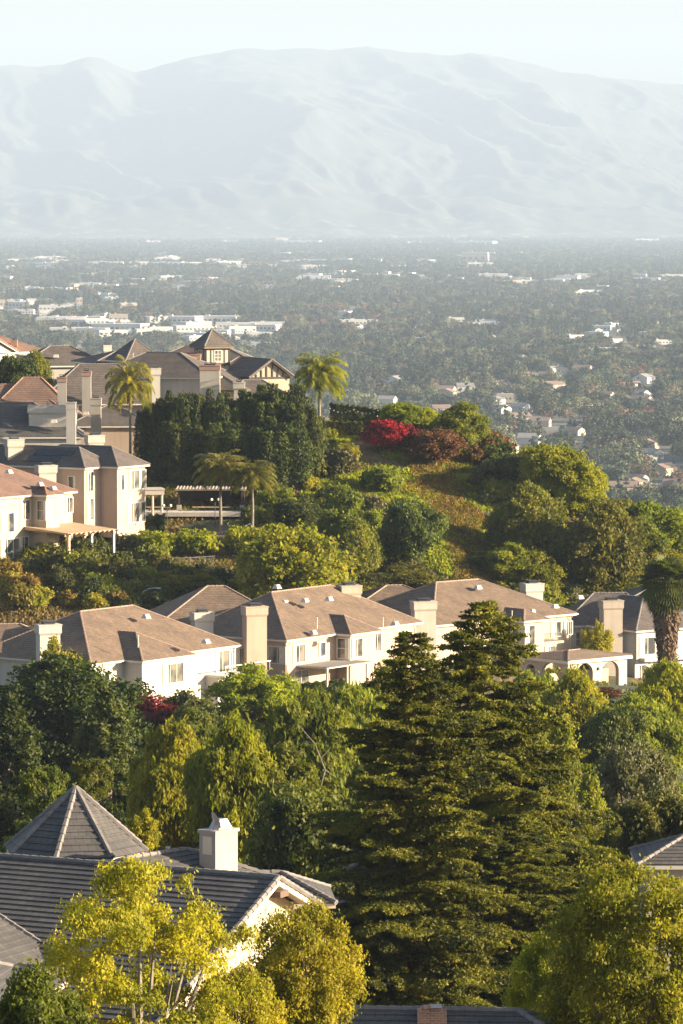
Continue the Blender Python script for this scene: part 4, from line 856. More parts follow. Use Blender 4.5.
def palm(name, seed, H, fl, nf=34, leafw=.5, fan=False, tr=.16):
    rng = np.random.default_rng(seed); t = MB(); hh = H - fl * .35
    t.tube([(0, 0, -1), (.05 * H * .2, 0, hh * .5), (0, 0, hh)], [tr * 1.4, tr, tr * .9], 9); Q = []; D = []
    for i in range(nf):
        th = i * 2.4 + rng.normal() * .15; e = 1.35 - 1.75 * (i / nf) + rng.normal() * .08; L = fl * rng.uniform(.85, 1.1)
        d = np.array([math.cos(th), math.sin(th)]); sdv = np.array([-d[1], d[0], 0])
        if fan:
            e = 1.35 - 2.45 * (i / nf); c0 = np.array([d[0] * math.cos(e), d[1] * math.cos(e), math.sin(e)]); st = np.array([0, 0, hh]) + c0 * L * .45
            up = np.cross(sdv, c0)
            for k in range(17):
                a = -1.45 + 2.9 * k / 16; v = c0 * math.cos(a) + sdv * math.sin(a); ln = L * .6 * (1 - .12 * abs(a)); tip = st + v * ln + np.array([0, 0, -.22 * ln]); b = st + v * ln * .5
                q = np.cross(v, up) * .085 + up * .03; Q.append([st, b + q, tip, b - q])
            D.append((st, i)); t.tube([(0, 0, hh), tuple(st)], .02, 3)
            continue
        pts = []; p = np.array([0, 0, hh]); ang = e
        for k in range(11): pts.append(p.copy()); p = p + np.array([d[0] * math.cos(ang), d[1] * math.cos(ang), math.sin(ang)]) * L / 10; ang -= .06 + .028 * k * (1 if e > 0 else .5)
        t.tube([tuple(q) for q in pts], [.035] * 5 + [.018] * 6, 3)
        for k in range(44):
            s = 1.2 + 8.6 * k / 43; j = int(s); f_ = s - j; b = pts[j] * (1 - f_) + pts[min(j + 1, 10)] * f_; ax = pts[min(j + 1, 10)] - pts[j]; ax /= np.linalg.norm(ax)
            for sg in (-1, 1):
                v = sdv * sg * rng.uniform(.7, 1) + ax * .55 + np.array([0, 0, rng.uniform(-.75, .1)]); v /= np.linalg.norm(v); ln = leafw * rng.uniform(.8, 1.15) * math.sin(math.pi * (.12 + .8 * k / 44)) ** .5; w_ = np.cross(v, [0, 0, 1]); w_ = w_ / (np.linalg.norm(w_) + 1e-6) * .06
                Q.append([b, b + v * ln * .5 + w_, b + v * ln, b + v * ln * .5 - w_])
    cm = quadmesh(name + '_fronds', np.array(Q), 'leaf_dark' if fan else 'leaf_palm'); o = t.build('tmp', 'bark_grey'); me = o.data; bpy.data.objects.remove(o); parts = [('trunk', me), ('fronds', cm)]
    if fan:
        k = 5200; zz = rng.random(k); th = rng.random(k) * 6.283; rr = (.42 + .75 * zz ** 1.4) * rng.uniform(.75, 1.05, k); P = np.stack([rr * np.cos(th), rr * np.sin(th), hh * (.30 + .70 * zz)], 1)
        parts.append(('dead_skirt', quadmesh(name + '_skirt', leafquads(P, .36, rng, np.stack([np.cos(th), np.sin(th), 0 * th], 1), 1.2, 2.6, updown=4), 'dead_frond')))
    else:
        k = 260; zz = rng.random(k); th = rng.random(k) * 6.283; P = np.stack([.3 * np.cos(th), .3 * np.sin(th), hh - fl * .35 * zz], 1)
        parts.append(('dead_fronds', quadmesh(name + '_dead', leafquads(P, .3, rng, None, 0, 2.6, updown=4), 'dead_frond')))
    return dict(H=H, W=fl * 1.7, parts=parts, rigid=True)
def plant(kind, px, top, d, wpx, name, label, cat='tree', group=None, rz=None, zoff=0, gz=None):
    """stands a copy of the kind on the ground at depth d, its top at row `top`, its crown wpx pixels wide"""
    K = KINDS[kind]; p = at(px, top, d); g = (ground(p.x, d) if gz is None else gz) + zoff; h = max(1.0, p.z - g); wm = wpx * d / F
    e = empty(name, (p.x, d, g), label, cat, group, rz=random.uniform(0, 6.28) if rz is None else rz)
    s = wm / K['W']; zs = h / K['H']
    if K.get('rigid'): e.scale = (s, s, zs); off = 0
    else: zs = min(max(zs, .3), s * K.get('zmax', 1.35)); e.scale = (s, s, zs); off = h / zs - K['H']
    for n, me in K['parts']: link(n, me, e, (0, 0, off))
    return e
random.seed(5)
KINDS = {}
K = KINDS
K['round_mid'] = broad('rm', 'leaf_mid', 8, 8, 87, 495, .22, 1, base=.03)
K['round_mid2'] = broad('rm2', 'leaf_mid', 9, 7.5, 80, 495, .22, 2, base=.03)
K['round_dark'] = broad('rd', 'leaf_dark', 8, 8, 90, 495, .22, 3, base=.03)
K['round_dark2'] = broad('rd2', 'leaf_dark', 8, 9, 100, 450, .22, 13, base=.03)
K['round_bright'] = broad('rb', 'leaf_bright', 8, 8, 92, 495, .22, 4, base=.03)
K['round_bright2'] = broad('rb2', 'leaf_bright', 8, 7, 75, 510, .20, 14, base=.03)
K['round_yellow'] = broad('ry', 'leaf_yellow', 6, 6, 57, 480, .18, 5, base=.03)
K['round_olive'] = broad('ro', 'leaf_olive', 8, 9, 100, 390, .19, 6, base=.03, cr=.16, bark='bark_grey')
K['round_rust'] = broad('rr', 'leaf_rust', 5, 6, 62, 390, .17, 7, base=.03)
K['red_shrub'] = broad('rs', 'leaf_red', 4, 5, 44, 300, .22, 8, base=.02)
K['crimson_shrub'] = broad('cs', 'leaf_crimson', 4, 6, 44, 300, .22, 18, base=.02)
K['cypress'] = plumes('cy', 'leaf_cypress', 12, 7, 13, 9)
K['cypress2'] = plumes('cy2', 'leaf_cypress', 12, 6.5, 11, 19)
K['pine'] = broad('pi', 'leaf_cypress', 14, 11, 190, 420, .24, 10, base=.05, cr=.14, shape='round', sq=.9)
K['pine2'] = broad('pi2', 'leaf_cypress', 14, 9, 150, 420, .24, 20, base=.0, cr=.15, shape='cone', sq=.9)
K['cone_yellow'] = broad('co', 'leaf_pepper', 14, 6, 150, 330, .22, 11, base=.02, cr=.18, shape='cone', sq=1.3)
K['pepper'] = broad('pe', 'leaf_pepper', 11, 8, 120, 480, .20, 12, base=.08, cr=.18, sq=1.25, stretch=2.2, updown=3)
K['pepper_bright'] = broad('pb', 'leaf_bright', 11, 8, 115, 480, .20, 22, base=.06, cr=.17, sq=1.2, stretch=2.0, updown=3)
K['airy'] = broad('ai', 'leaf_mid', 10, 8, 70, 190, .24, 23, base=.15, cr=.15, bark='bark_grey')
K['fore_yellow'] = broad('fy', 'leaf_yellow', 9, 7.5, 170, 360, .075, 24, base=.12, cr=.095, bark='bark_grey')
K['fore_gold'] = broad('fg', 'leaf_yellow', 6, 5, 130, 420, .085, 25, base=.05, cr=.16, sq=1.1)
K['fore_green2'] = broad('fn2', 'leaf_bright', 8, 8, 200, 380, .11, 27, base=.05, cr=.12)
K['fore_green'] = broad('fn', 'leaf_yellow', 9, 9, 230, 430, .10, 26, base=.05, cr=.12)
K['queen_palm'] = palm('qp', 30, 9, 3.6, 44, .95)
K['big_palm'] = palm('bp', 31, 7.5, 3.6, 60, 1.0)
K['fan_palm'] = palm('fp', 32, 10.5, 2.3, 120, fan=True, tr=.34)
K['redwood'] = redwood('rw', 40, 23, 6.2, nb=230, lean=.0)
K['redwood2'] = redwood('rw2', 41, 25, 7.8, nb=260, lean=.12)
for k_, (mt, sd_) in dict(bush_dark=('leaf_dark', 50), bush_mid=('leaf_mid', 51), bush_bright=('leaf_bright', 52), bush_orange=('leaf_orange', 53), bush_yellow=('leaf_yellow', 54), bush_olive=('leaf_olive', 55), bush_rust=('leaf_rust', 56)).items():
    K[k_] = dict(H=2.0, W=3.0, parts=[('foliage', bushmesh(k_, mt, sd_, nl=230, ls=.19))])
def tree(kind, px, top, d, w, label, name='tree', **k): return plant(kind, px, top, d, w, name, label, 'tree' if 'shrub' not in name and 'bush' not in name else 'shrub', **k)
# ---- trees one can tell apart, from the hilltop down to the foreground
T = tree
T('cypress', 152, 403, 594, 34, 'small dark evergreen at the left end of the ridge hedge, beside the palm', 'evergreen_tree')
T('cypress', 170, 394, 592, 42, 'second dark evergreen from the left end of the tall ridge hedge', 'evergreen_tree')
T('cypress2', 187, 396, 590, 40, 'third dark evergreen from the left end of the tall ridge hedge', 'evergreen_tree')
T('cypress', 204, 392, 593, 42, 'dark evergreen directly below the big white chimney in the ridge hedge', 'evergreen_tree')
T('cypress', 221, 396, 590, 38, 'dark evergreen below the timbered tower in the ridge hedge', 'evergreen_tree')
T('cypress2', 238, 395, 594, 38, 'dark evergreen in the notch of the tall ridge hedge, right of the tower', 'evergreen_tree')
T('cypress', 254, 388, 592, 42, 'dark evergreen below the half-timbered gable in the ridge hedge', 'evergreen_tree')
T('cypress', 270, 389, 590, 42, 'dark evergreen left of the tallest one in the ridge hedge', 'evergreen_tree')
T('cypress2', 288, 386, 592, 50, 'tallest dark evergreen near the right end of the ridge hedge', 'evergreen_tree')
T('cypress', 304, 405, 588, 44, 'sunlit dark evergreen at the right end of the ridge hedge', 'evergreen_tree')
T('cypress', 180, 420, 586, 50, 'low front evergreen at the left of the ridge hedge', 'evergreen_tree')
T('cypress2', 226, 424, 585, 52, 'low front evergreen in the middle of the ridge hedge', 'evergreen_tree')
T('cypress', 280, 420, 584, 60, 'low front evergreen at the right of the ridge hedge', 'evergreen_tree')
T('queen_palm', 130, 370, 590, 48, 'feathery palm with trunk in front of the pale wall, left of the dark hedge', 'palm_tree')
T('big_palm', 320, 363, 606, 54, 'bushy palm standing alone on the ridge right of the timbered gable', 'palm_tree')
T('queen_palm', 221, 459, 560, 54, 'left one of two small palms in front of the pavilion', 'palm_tree')
T('queen_palm', 252, 467, 558, 50, 'right one of two small palms in front of the pavilion', 'palm_tree')
T('round_dark', 15, 358, 630, 38, 'dark green tree behind the red gable roof at the left edge')
T('round_mid', 32, 354, 632, 32, 'sunlit green tree beside the red gable roof at the left edge')
T('round_bright', 403, 404, 612, 40, 'yellow-green tree on the hilltop behind the red shrub')
T('round_bright2', 424, 408, 612, 26, 'smaller yellow-green tree next to the dark tree on the hilltop')
T('round_mid2', 463, 404, 604, 42, 'tall green tree standing out on the hilltop right of the yellow-green ones')
T('red_shrub', 385, 421, 600, 36, 'bright red flowering shrub on the hilltop', 'flowering_shrub')
T('crimson_shrub', 408, 425, 602, 22, 'dark crimson shrub right of the bright red one', 'flowering_shrub')
T('round_rust', 437, 430, 597, 44, 'rust-brown shrub on the hilltop right of the red shrubs', 'shrub')
T('round_dark2', 518, 455, 594, 50, 'dark spreading tree on the crest left of the large sunlit tree')
T('round_bright', 553, 447, 590, 62, 'large sunlit yellow-green tree on the right crest')
T('round_bright2', 580, 463, 587, 46, 'sunlit yellow-green tree at the right end of the crest')
T('round_mid', 598, 505, 564, 76, 'broad olive-green tree below the crest at the right')
T('round_mid', 524, 488, 569, 66, 'wide green flat-topped tree in the middle of the right slope')
T('round_dark', 410, 502, 550, 50, 'dark green tree on the middle of the hillside')
T('round_mid2', 345, 490, 550, 48, 'green bushy tree below the ridge hedge')
T('round_mid', 352, 522, 545, 46, 'green tree on the slope left of the dry grass')
T('round_bright', 290, 530, 529, 96, 'broad bright yellow-green tree behind the cream-pink house roof')
T('round_mid2', 640, 520, 570, 50, 'green tree right of the broad olive one on the right slope')
T('round_bright2', 672, 512, 574, 56, 'bright green tree on the right slope at the edge of the picture')
T('round_bright', 655, 548, 570, 60, 'yellow-green tree behind the grey house at the right edge')
T('round_bright2', 508, 545, 560, 44, 'yellow-green tree behind the balcony house roof')
T('round_bright', 535, 552, 560, 44, 'bright tree behind the white chimney of the balcony house')
T('round_mid', 570, 560, 566, 56, 'green tree behind the left slope of the grey house roof')
T('round_mid2', 612, 565, 568, 54, 'green tree behind the grey house chimney')
T('round_mid', 480, 552, 562, 46, 'green tree behind the peak of the balcony house roof')
T('round_mid2', 400, 560, 548, 60, 'green tree between the roofs of the pink and the balcony house')
T('round_dark', 365, 572, 545, 44, 'dark tree behind the chimney of the pink house')
T('round_bright2', 185, 570, 532, 56, 'bright green bush behind the white house roof, right of the street lamp', 'bush')
T('bush_yellow', 212, 578, 530, 36, 'yellow bush behind the white house roof', 'bush')
T('round_dark', 232, 480, 588, 50, 'dark shrubby tree at the foot of the ridge hedge')
T('round_dark2', 296, 500, 562, 46, 'dark shrub right of the pavilion palms', 'shrub')
# behind and between the middle houses, down to the gully
T('fan_palm', 667, 572, 480, 54, 'tall fan palm with brown dead skirt at the right edge', 'palm_tree')
T('round_yellow', 597, 624, 531, 26, 'small yellow tree in front of the grey house')
T('bush_rust', 603, 688, 496, 38, 'rusty orange shrub at the foot of the portico', 'shrub')
T('round_bright2', 258, 668, 440, 76, 'bright green tree in front of the pink house')
T('crimson_shrub', 146, 697, 446, 74, 'crimson shrub at the foot of the white house', 'flowering_shrub')
T('pine', 62, 662, 372, 132, 'big dense dark evergreen with lumpy crown in front of the white house', 'evergreen_tree')
T('pine2', 105, 690, 360, 70, 'dark evergreen with sunlit tips right of the lumpy one', 'evergreen_tree')
T('round_yellow', 60, 642, 400, 44, 'yellow-green shrub top in front of the white chimney', 'shrub')
T('pine2', 10, 700, 340, 80, 'dark evergreen at the left edge above the turret roof', 'evergreen_tree')
T('airy', 45, 768, 262, 44, 'thin grey-green young pine left of the turret roof')
T('airy', 92, 760, 270, 34, 'thin grey-green young pine just above the turret peak')
T('pepper_bright', 172, 728, 300, 74, 'bright weeping yellow-green tree left of the chimney with the dish')
T('pepper_bright', 232, 722, 290, 78, 'bright weeping yellow-green tree behind the chimney with the dish')
T('pepper', 205, 745, 312, 60, 'shaded weeping tree between the two bright weeping trees')
T('round_yellow', 143, 812, 200, 28, 'small yellow-leaved tree beside the turret roof')
T('pepper', 308, 700, 330, 90, 'dark green weeping tree left of the redwoods')
T('pepper', 350, 690, 345, 80, 'green weeping tree directly behind the left redwood')
T('round_mid', 285, 750, 290, 70, 'shaded green tree below the pink house')
T('round_dark', 300, 790, 262, 90, 'dark tree behind the cream gable roof')
T('round_dark2', 245, 790, 300, 80, 'dark tree in the shade below the weeping trees')
T('round_mid', 382, 668, 400, 60, 'green tree in front of the balcony house, left of the redwood tips')
T('airy', 420, 700, 360, 66, 'thin-leaved tree between the two redwoods')
T('pepper', 532, 675, 405, 50, 'weeping tree below the arched portico')
T('pepper_bright', 572, 672, 398, 62, 'bright weeping tree in front of the portico arches')
T('pepper', 640, 700, 380, 80, 'large green tree at the right edge below the grey house')
T('pepper_bright', 665, 665, 420, 66, 'bright tree at the right edge in front of the fan palm')
T('round_dark', 612, 712, 370, 56, 'dark tree between the weeping trees on the right')
T('round_olive', 632, 748, 318, 88, 'grey-olive tree with fine leaves right of the tall cone trees')
T('cone_yellow', 530, 690, 305, 62, 'tall sunlit cone-shaped tree right behind the redwoods')
T('cone_yellow', 562, 722, 300, 52, 'second sunlit cone-shaped tree, right of the tallest one')
T('cone_yellow', 590, 770, 290, 44, 'shortest of the sunlit cone-shaped trees, furthest right')
T('cone_yellow', 500, 700, 300, 60, 'sunlit cone-shaped tree closest to the redwoods')
T('round_dark2', 600, 850, 262, 80, 'dark tree between the cone trees and the slate roof')
T('round_dark', 665, 800, 250, 80, 'dark tree above the slate roof at the right edge')
T('round_olive', 560, 800, 280, 60, 'olive shrubby tree in the shade of the cone trees')
T('round_mid', 618, 820, 262, 44, 'green tree left of the slate roof')
T('redwood', 412, 634, 222, 245, 'left one of the two great redwoods, slightly shorter', 'redwood_tree', rz=0)
T('redwood2', 482, 602, 240, 290, 'right one of the two great redwoods, the tallest tree in the picture', 'redwood_tree', rz=0)
T('redwood2', 520, 815, 226, 190, 'low spreading redwood at the right foot of the tall ones', 'redwood_tree', rz=.4)
T('fore_yellow', 143, 862, 132, 200, 'airy yellow-green tree with thin pale trunks in front of the grey roof')
T('fore_gold', 306, 906, 140, 96, 'golden-green tree in front of the cream gable')
T('fore_green', 640, 874, 150, 176, 'large sunlit yellow-green tree in the bottom right corner')
T('fore_green2', 560, 930, 156, 90, 'lower green tree left of the large one in the bottom right corner')
T('fore_gold', 238, 968, 134, 80, 'low golden-green tree at the bottom, right of the airy one')
T('round_mid', 42, 972, 128, 96, 'green tree at the bottom left corner')
# bare snag
p = at(312, 770, 300); m = MB(); q0 = Vector((0, 0, 0)); m.tube([(0, 0, -9), (.1, 0, -3), (.9, 0, 0), (.2, 0, 1.8), (-1.0, 0, 3.2)], [.08, .07, .05, .035, .015]); m.tube([(.2, 0, 1.8), (-1.4, .2, 2.1)], [.04, .01]); m.tube([(.9, 0, 0), (1.7, .3, -.6)], [.04, .01]); m.tube([(.6, 0, .8), (1.3, 0, 1.6)], [.04, .01])
tag(m.build('bare_branch', 'bark_grey', loc=p), 'bare grey dead branch leaning among the weeping trees', 'dead branch')
# hedges
def hedge(name, pts, wd, h, mat, label, n=700, ls=.3):
    W = [Vector((at(*p).x, at(*p).y, 0)) for p in pts]; rng = np.random.default_rng(len(label)); Q = []; g0 = ground(W[0].x, W[0].y); o = Vector((W[0].x, W[0].y, g0))
    for a, b in zip(W, W[1:]):
        k = int((b - a).length * n); t = rng.random(k); c = np.stack([a.x + (b.x - a.x) * t, a.y + (b.y - a.y) * t], 1); gz_ = ground_arr(c[:, 0], c[:, 1]) - g0; u, v = rng.uniform(-1, 1, k), rng.random(k)
        s = rng.random(k); u = np.where(s < .45, -1 + .15 * rng.random(k), u); v = np.where(s > .6, 1 - .08 * rng.random(k), v)
        P = np.stack([c[:, 0] - o.x, c[:, 1] - o.y + u * wd / 2, gz_ + v * h * (1 + .06 * np.sin(t * 40))], 1); Q.append(leafquads(P, ls, rng, None, 0, 1.3))
    tag(link(name, quadmesh(name, np.concatenate(Q), mat), None, o), label, 'hedge')
hedge('hedge', [(330, 420, 622), (365, 420, 622), (402, 420, 620)], 2.0, 2.6, 'leaf_dark', 'long dark clipped hedge along the hilltop')
hedge('hedge', [(322, 430, 608), (362, 432, 608)], 1.6, 1.9, 'leaf_dark', 'shorter clipped hedge one step below the hilltop hedge')
hedge('hedge', [(148, 705, 452), (222, 705, 456)], 2.2, 1.9, 'leaf_dark', 'dark green hedge below the white house wall')
hedge('hedge', [(286, 700, 488), (345, 695, 494)], 1.6, 1.6, 'leaf_dark', 'dark hedge below the pink house patio')
hedge('hedge', [(75, 545, 560), (120, 545, 560), (165, 545, 560)], 2.5, 2.4, 'leaf_dark', 'dark hedge between the awning house and the terrace')
# string of bulbs above hilltop hedge
a_, b_ = at(330, 408, 616), at(402, 411, 614); m = MB(); n = 18
pts = [a_.lerp(b_, i / n) - a_ + Vector((0, 0, -.5 * math.sin(math.pi * ((i % 6) / 6)))) for i in range(n + 1)]; m.tube(pts, .015, 3)
e = empty('string_lights', a_, 'string of small round bulbs hung along the hilltop hedge', 'string lights'); m.build('cable', 'metal_dark', e)
m = MB()
for q in pts: m.taper(q.x, q.y, q.z - .16, q.z, .06, .06, .06, .06)
m.build('bulbs', 'bulb', e)
for q in (pts[0], pts[-1]): m = MB(); m.tube([(q.x, q.y, -2.5), (q.x, q.y, q.z + .1)], .05, 5); m.build('post', 'metal_dark', e)

# ---- shrubs over the hillside
BU = {'bush_dark': 'dark green', 'bush_mid': 'green', 'bush_bright': 'bright yellow-green', 'bush_orange': 'orange-brown', 'bush_yellow': 'yellow', 'bush_olive': 'grey-olive', 'bush_rust': 'rust-brown'}
zones = [  # px range, d range, count, wpx range, kinds, where
    ((0, 230), (522, 548), 62, (22, 44), ['bush_dark'] * 4 + ['bush_orange'] + ['bush_mid'] * 2 + ['bush_bright', 'bush_olive'], 'slope below the left row of houses'),
    ((95, 190), (548, 556), 10, (14, 26), ['bush_orange', 'bush_mid', 'bush_bright'], 'bank right of the awning'),
    ((0, 120), (522, 535), 10, (22, 40), ['bush_yellow', 'bush_orange'], 'slope above the white house wing'),
    ((240, 425), (545, 600), 44, (20, 40), ['bush_dark'] * 2 + ['bush_mid'] * 3 + ['bush_olive'] + ['bush_bright'] * 4, 'left side of the knoll'),
    ((300, 420), (560, 606), 18, (14, 28), ['bush_yellow', 'bush_bright', 'bush_mid'], 'upper left side of the knoll'),
    ((470, 640), (545, 600), 52, (24, 46), ['bush_dark'] * 2 + ['bush_mid'] * 3 + ['bush_olive'] + ['bush_bright'] * 3, 'right side of the knoll'),
    ((360, 520), (590, 618), 26, (22, 40), ['bush_dark'] * 2 + ['bush_mid', 'bush_rust'], 'crest of the knoll'),
    ((380, 480), (538, 552), 14, (24, 44), ['bush_mid', 'bush_bright', 'bush_dark'], 'foot of the dry grass slope'),
    ((0, 683), (420, 468), 46, (34, 62), ['bush_dark'] * 3 + ['bush_mid'], 'bank in front of the middle row of houses'),
    ((500, 683), (548, 566), 24, (26, 44), ['bush_bright', 'bush_bright', 'bush_mid', 'bush_yellow'], 'lower right hillside behind the houses'),
    ((240, 420), (541, 552), 16, (24, 40), ['bush_bright', 'bush_bright', 'bush_mid'], 'lower hillside behind the pink house'),
    ((640, 720), (545, 600), 14, (26, 44), ['bush_mid', 'bush_bright'], 'slope at the right edge'),
]
for (a, b), (d0, d1), n, (w0, w1), ks, where in zones:
    for i in range(n):
        px, d = random.uniform(a, b), random.uniform(d0, d1); x = (px - 341.5) / F * d; kd = random.choice(ks); wp = random.uniform(w0, w1); s = wp * d / F / 3.0
        py = proj((x, d, ground(x, d)))[1]; t_ = (py - 478) / 97
        if 'knoll' in where and -.25 < t_ < 1.1 and abs(px - (425 + 70 * t_)) < 27: continue
        if 'knoll' in where and abs(px - (425 + 70 * (602 - d) / 58)) < 22 and 543 < d < 600: continue
        if 'knoll' in where and 345 < px < 432 and 436 < py < 488 and random.random() < .6: continue
        e = empty('shrub', (x, d, ground(x, d) - .3), '%s shrub among others on the %s' % (BU[kd], where), 'shrub', '%s shrubs on the %s' % (BU[kd], where), rz=random.uniform(0, 6.28))
        e.scale = (s, s, s * random.uniform(.8, 1.25)); link('foliage', K[kd]['parts'][0][1], e)
# shady undergrowth trees filling the gully between foreground and the middle row
for i in range(46):
    px, d = random.uniform(-20, 700), random.uniform(240, 440); x = (px - 341.5) / F * d; g = ground(x, d); kd = random.choice(['round_dark', 'round_mid', 'round_dark2', 'round_mid2', 'pepper']); s = random.uniform(.45, .8)
    e = empty('tree', (x, d, g - .5), 'leafy green understorey tree filling the wooded gully below the middle houses', 'tree', 'understorey trees in the wooded gully', rz=random.uniform(0, 6.28)); e.scale = (s, s, s)
    for n_, me in K[kd]['parts']: link(n_, me, e)
# ---- grass tufts and dry groundcover
rng = np.random.default_rng(77)
def cover(name, n, pxr, dr, mat, ls, label, hgt=.35, mask=None):
    px = rng.uniform(*pxr, n); d = rng.uniform(*dr, n); x = (px - 341.5) / F * d; nz = fbm(x / 5, d / 5, 3, 5); k = (nz > .42) if mask is None else mask(x, d, px); x, d = x[k], d[k]
    z = groundz(x, d); C = np.stack([x, d, z + rng.random(len(x)) * hgt], 1); nr = rng.normal(size=(len(x), 3)); nr[:, 2] *= .3
    tag(link(name, quadmesh(name, leafquads(C, ls, rng, nr, 1.0, 1.8, updown=2), mat)), label, 'ground cover', kind='stuff')
cover('dry_grass', 110000, (395, 500), (540, 604), 'leaf_orange', .28, 'dry orange-brown grass on the open slope of the knoll', mask=lambda x, d, px: (np.abs(px - (425 + 70 * (602 - d) / 58)) < 18 + 16 * fbm(x / 3, d / 3, 2, 8)) | (fbm(x / 5, d / 5, 3, 5) > .55))
cover('grass', 110000, (300, 520), (540, 612), 'leaf_bright', .26, 'short yellow-green grass on the knoll', mask=lambda x, d, px: (fbm(x / 7 + 9, d / 7, 3, 6) > .40) & ~((np.abs(px - (425 + 70 * (602 - d) / 58)) < 20) & (fbm(x / 2, d / 2, 2, 3) > .38) & (d < 600) & (d > 543)))
cover('groundcover', 90000, (-20, 700), (515, 610), 'leaf_mid', .32, 'low green ground cover over the hillside', mask=lambda x, d, px: (fbm(x / 6 + 3, d / 6, 3, 7) > .5) & ~((px > 395) & (px < 490) & (d < 600)))
cover('weeds', 26000, (385, 510), (540, 604), 'leaf_pepper', .26, 'yellow-green weeds scattered through the dry grass', mask=lambda x, d, px: (np.abs(px - (425 + 70 * (602 - d) / 58)) < 36) & (fbm(x / 2.5, d / 2.5, 2, 18) > .40))
cover('straw', 50000, (-20, 300), (515, 600), 'leaf_straw', .30, 'dry straw and weeds on the left slope')
# ------------------------------------------------------------------ the valley floor
rng = np.random.default_rng(99)
def fartree(name, mat, H, W, nc, nl, ls, seed, shape='round'):
    nl = int(nl * 1.9); r_ = np.random.default_rng(seed); Q = []
    for i in range(nc):
        if shape == 'round': dd = r_.normal(size=3); dd /= np.linalg.norm(dd); c = np.array([dd[0] * W * .34, dd[1] * W * .34, H * .55 + dd[2] * H * .28]); r = W * .24
        else: z = r_.random(); c = np.array([0, 0, H * (.08 + .85 * z)]) + np.append(r_.normal(size=2) * W * .12, 0); r = W * .38 * (1 - z * .7)
        P, dn = clump_pts(c, r, nl, r_, .9); Q.append(leafquads(P, ls * .62, r_, dn, 1.6, 1.15))
    return quadmesh(name, np.concatenate(Q), mat)
FT = [fartree('ft0', 'far_dark', 9, 10, 12, 44, 1.2, 1), fartree('ft1', 'far_mid', 8, 10, 12, 34, 1.3, 2), fartree('ft2', 'far_dark', 11, 9, 12, 34, 1.3, 3), fartree('ft3', 'far_mid', 7, 8, 9, 34, 1.1, 4),
      fartree('ft4', 'far_dark', 13, 4, 9, 34, .9, 5, 'col'), fartree('ft5', 'far_rust', 8, 9, 11, 32, 1.2, 6), fartree('ft6', 'far_dark', 15, 6, 10, 34, 1.1, 7, 'col'), fartree('ft7', 'far_mid', 10, 11, 12, 34, 1.3, 8)]
FN = ['dark round', 'green round', 'tall dark round', 'small green', 'slim dark column', 'rusty brown', 'tall pointed dark', 'broad green']
PR = np.array([.22, .18, .13, .12, .06, .08, .07, .14])
# pale buildings
def barn(name, w_, d_, h, wall, roof, kind):
    m = MB(); m.box(-w_ / 2, w_ / 2, -d_ / 2, d_ / 2, -2, h)
    if kind == 'flat':
        m.box(-w_ / 2 + .4, w_ / 2 - .4, -d_ / 2 + .4, d_ / 2 - .4, h, h + .3, 1)
        for i in range(int(w_ / 6)): x = -w_ / 2 + 3 + i * 6; m.box(x - 1.7, x + 1.7, -d_ / 2 - .05, -d_ / 2 + .1, h * .35, h * .6, 2)
        m.box(-w_ * .2, -w_ * .1, -2, 2, h + .3, h + 2, 0)
    else:
        r = h + w_ * .22
        for a, b in (((-w_ / 2 - .5, -d_ / 2 - .5, h - .1), (-w_ / 2 - .5, d_ / 2 + .5, h - .1)), ((w_ / 2 + .5, d_ / 2 + .5, h - .1), (w_ / 2 + .5, -d_ / 2 - .5, h - .1))):
            m.poly([a, b, (0, b[1], r), (0, a[1], r)], mi=1)
        m.poly([(-w_ / 2, -d_ / 2, h), (w_ / 2, -d_ / 2, h), (0, -d_ / 2, r - .3)]); m.poly([(-w_ / 2, d_ / 2, h), (w_ / 2, d_ / 2, h), (0, d_ / 2, r - .3)])
        for x in (-w_ * .28, w_ * .1, w_ * .32): m.box(x - .6, x + .6, -d_ / 2 - .05, -d_ / 2 + .1, h * .3, h * .7, 2)
    o = m.build('tmp', [wall, roof, 'glass']); me = o.data; me.name = name; bpy.data.objects.remove(o); return me
plain('far_white', (.50, .485, .46), .8, .05, .05); plain('far_cream', (.42, .35, .28), .8, .05, .05); plain('far_roof', (.42, .41, .40), .8, .1, .05); plain('far_roof_red', (.20, .135, .105), .8, .1, .05); plain('far_roof_grey', (.22, .21, .2), .8, .1, .05)
BM = [barn('warehouse_a', 60, 40, 9, 'far_white', 'far_roof', 'flat'), barn('warehouse_b', 36, 26, 8, 'far_white', 'far_roof', 'flat'), barn('office_c', 26, 18, 13, 'far_cream', 'far_roof', 'flat'), barn('home_d', 12, 15, 4.5, 'far_cream', 'far_roof_red', 'gable'), barn('home_e', 13, 14, 5, 'far_white', 'far_roof_grey', 'gable')]
BL = [('warehouse', 'long white flat-roofed building', 'white flat-roofed warehouses'), ('warehouse', 'mid-sized white flat-roofed building', 'mid-sized white flat-roofed buildings'), ('office_building', 'cream flat-roofed block', 'cream flat-roofed blocks'), ('house', 'small cream house with reddish roof', 'small cream houses with reddish roofs'), ('house', 'small white house with grey roof', 'small white houses with grey roofs')]
blds = []
def building(k, px, py, sc, rz, where):
    d = CAMZ * F / (py - HZ); x = (px - 341.5) / F * d
    o = link(BL[k][0], BM[k], None, (x, d, 0)); o.rotation_euler = (0, 0, rz); o.scale = (sc, sc, sc * (.8 if sc > 1.3 else 1))
    tag(o, BL[k][1] + ' among trees ' + where, 'building' if k < 3 else 'house', BL[k][2] + ' ' + where)
    blds.append((x, d, (60, 36, 26, 14, 14)[k] * sc))
rb = random.Random(3)
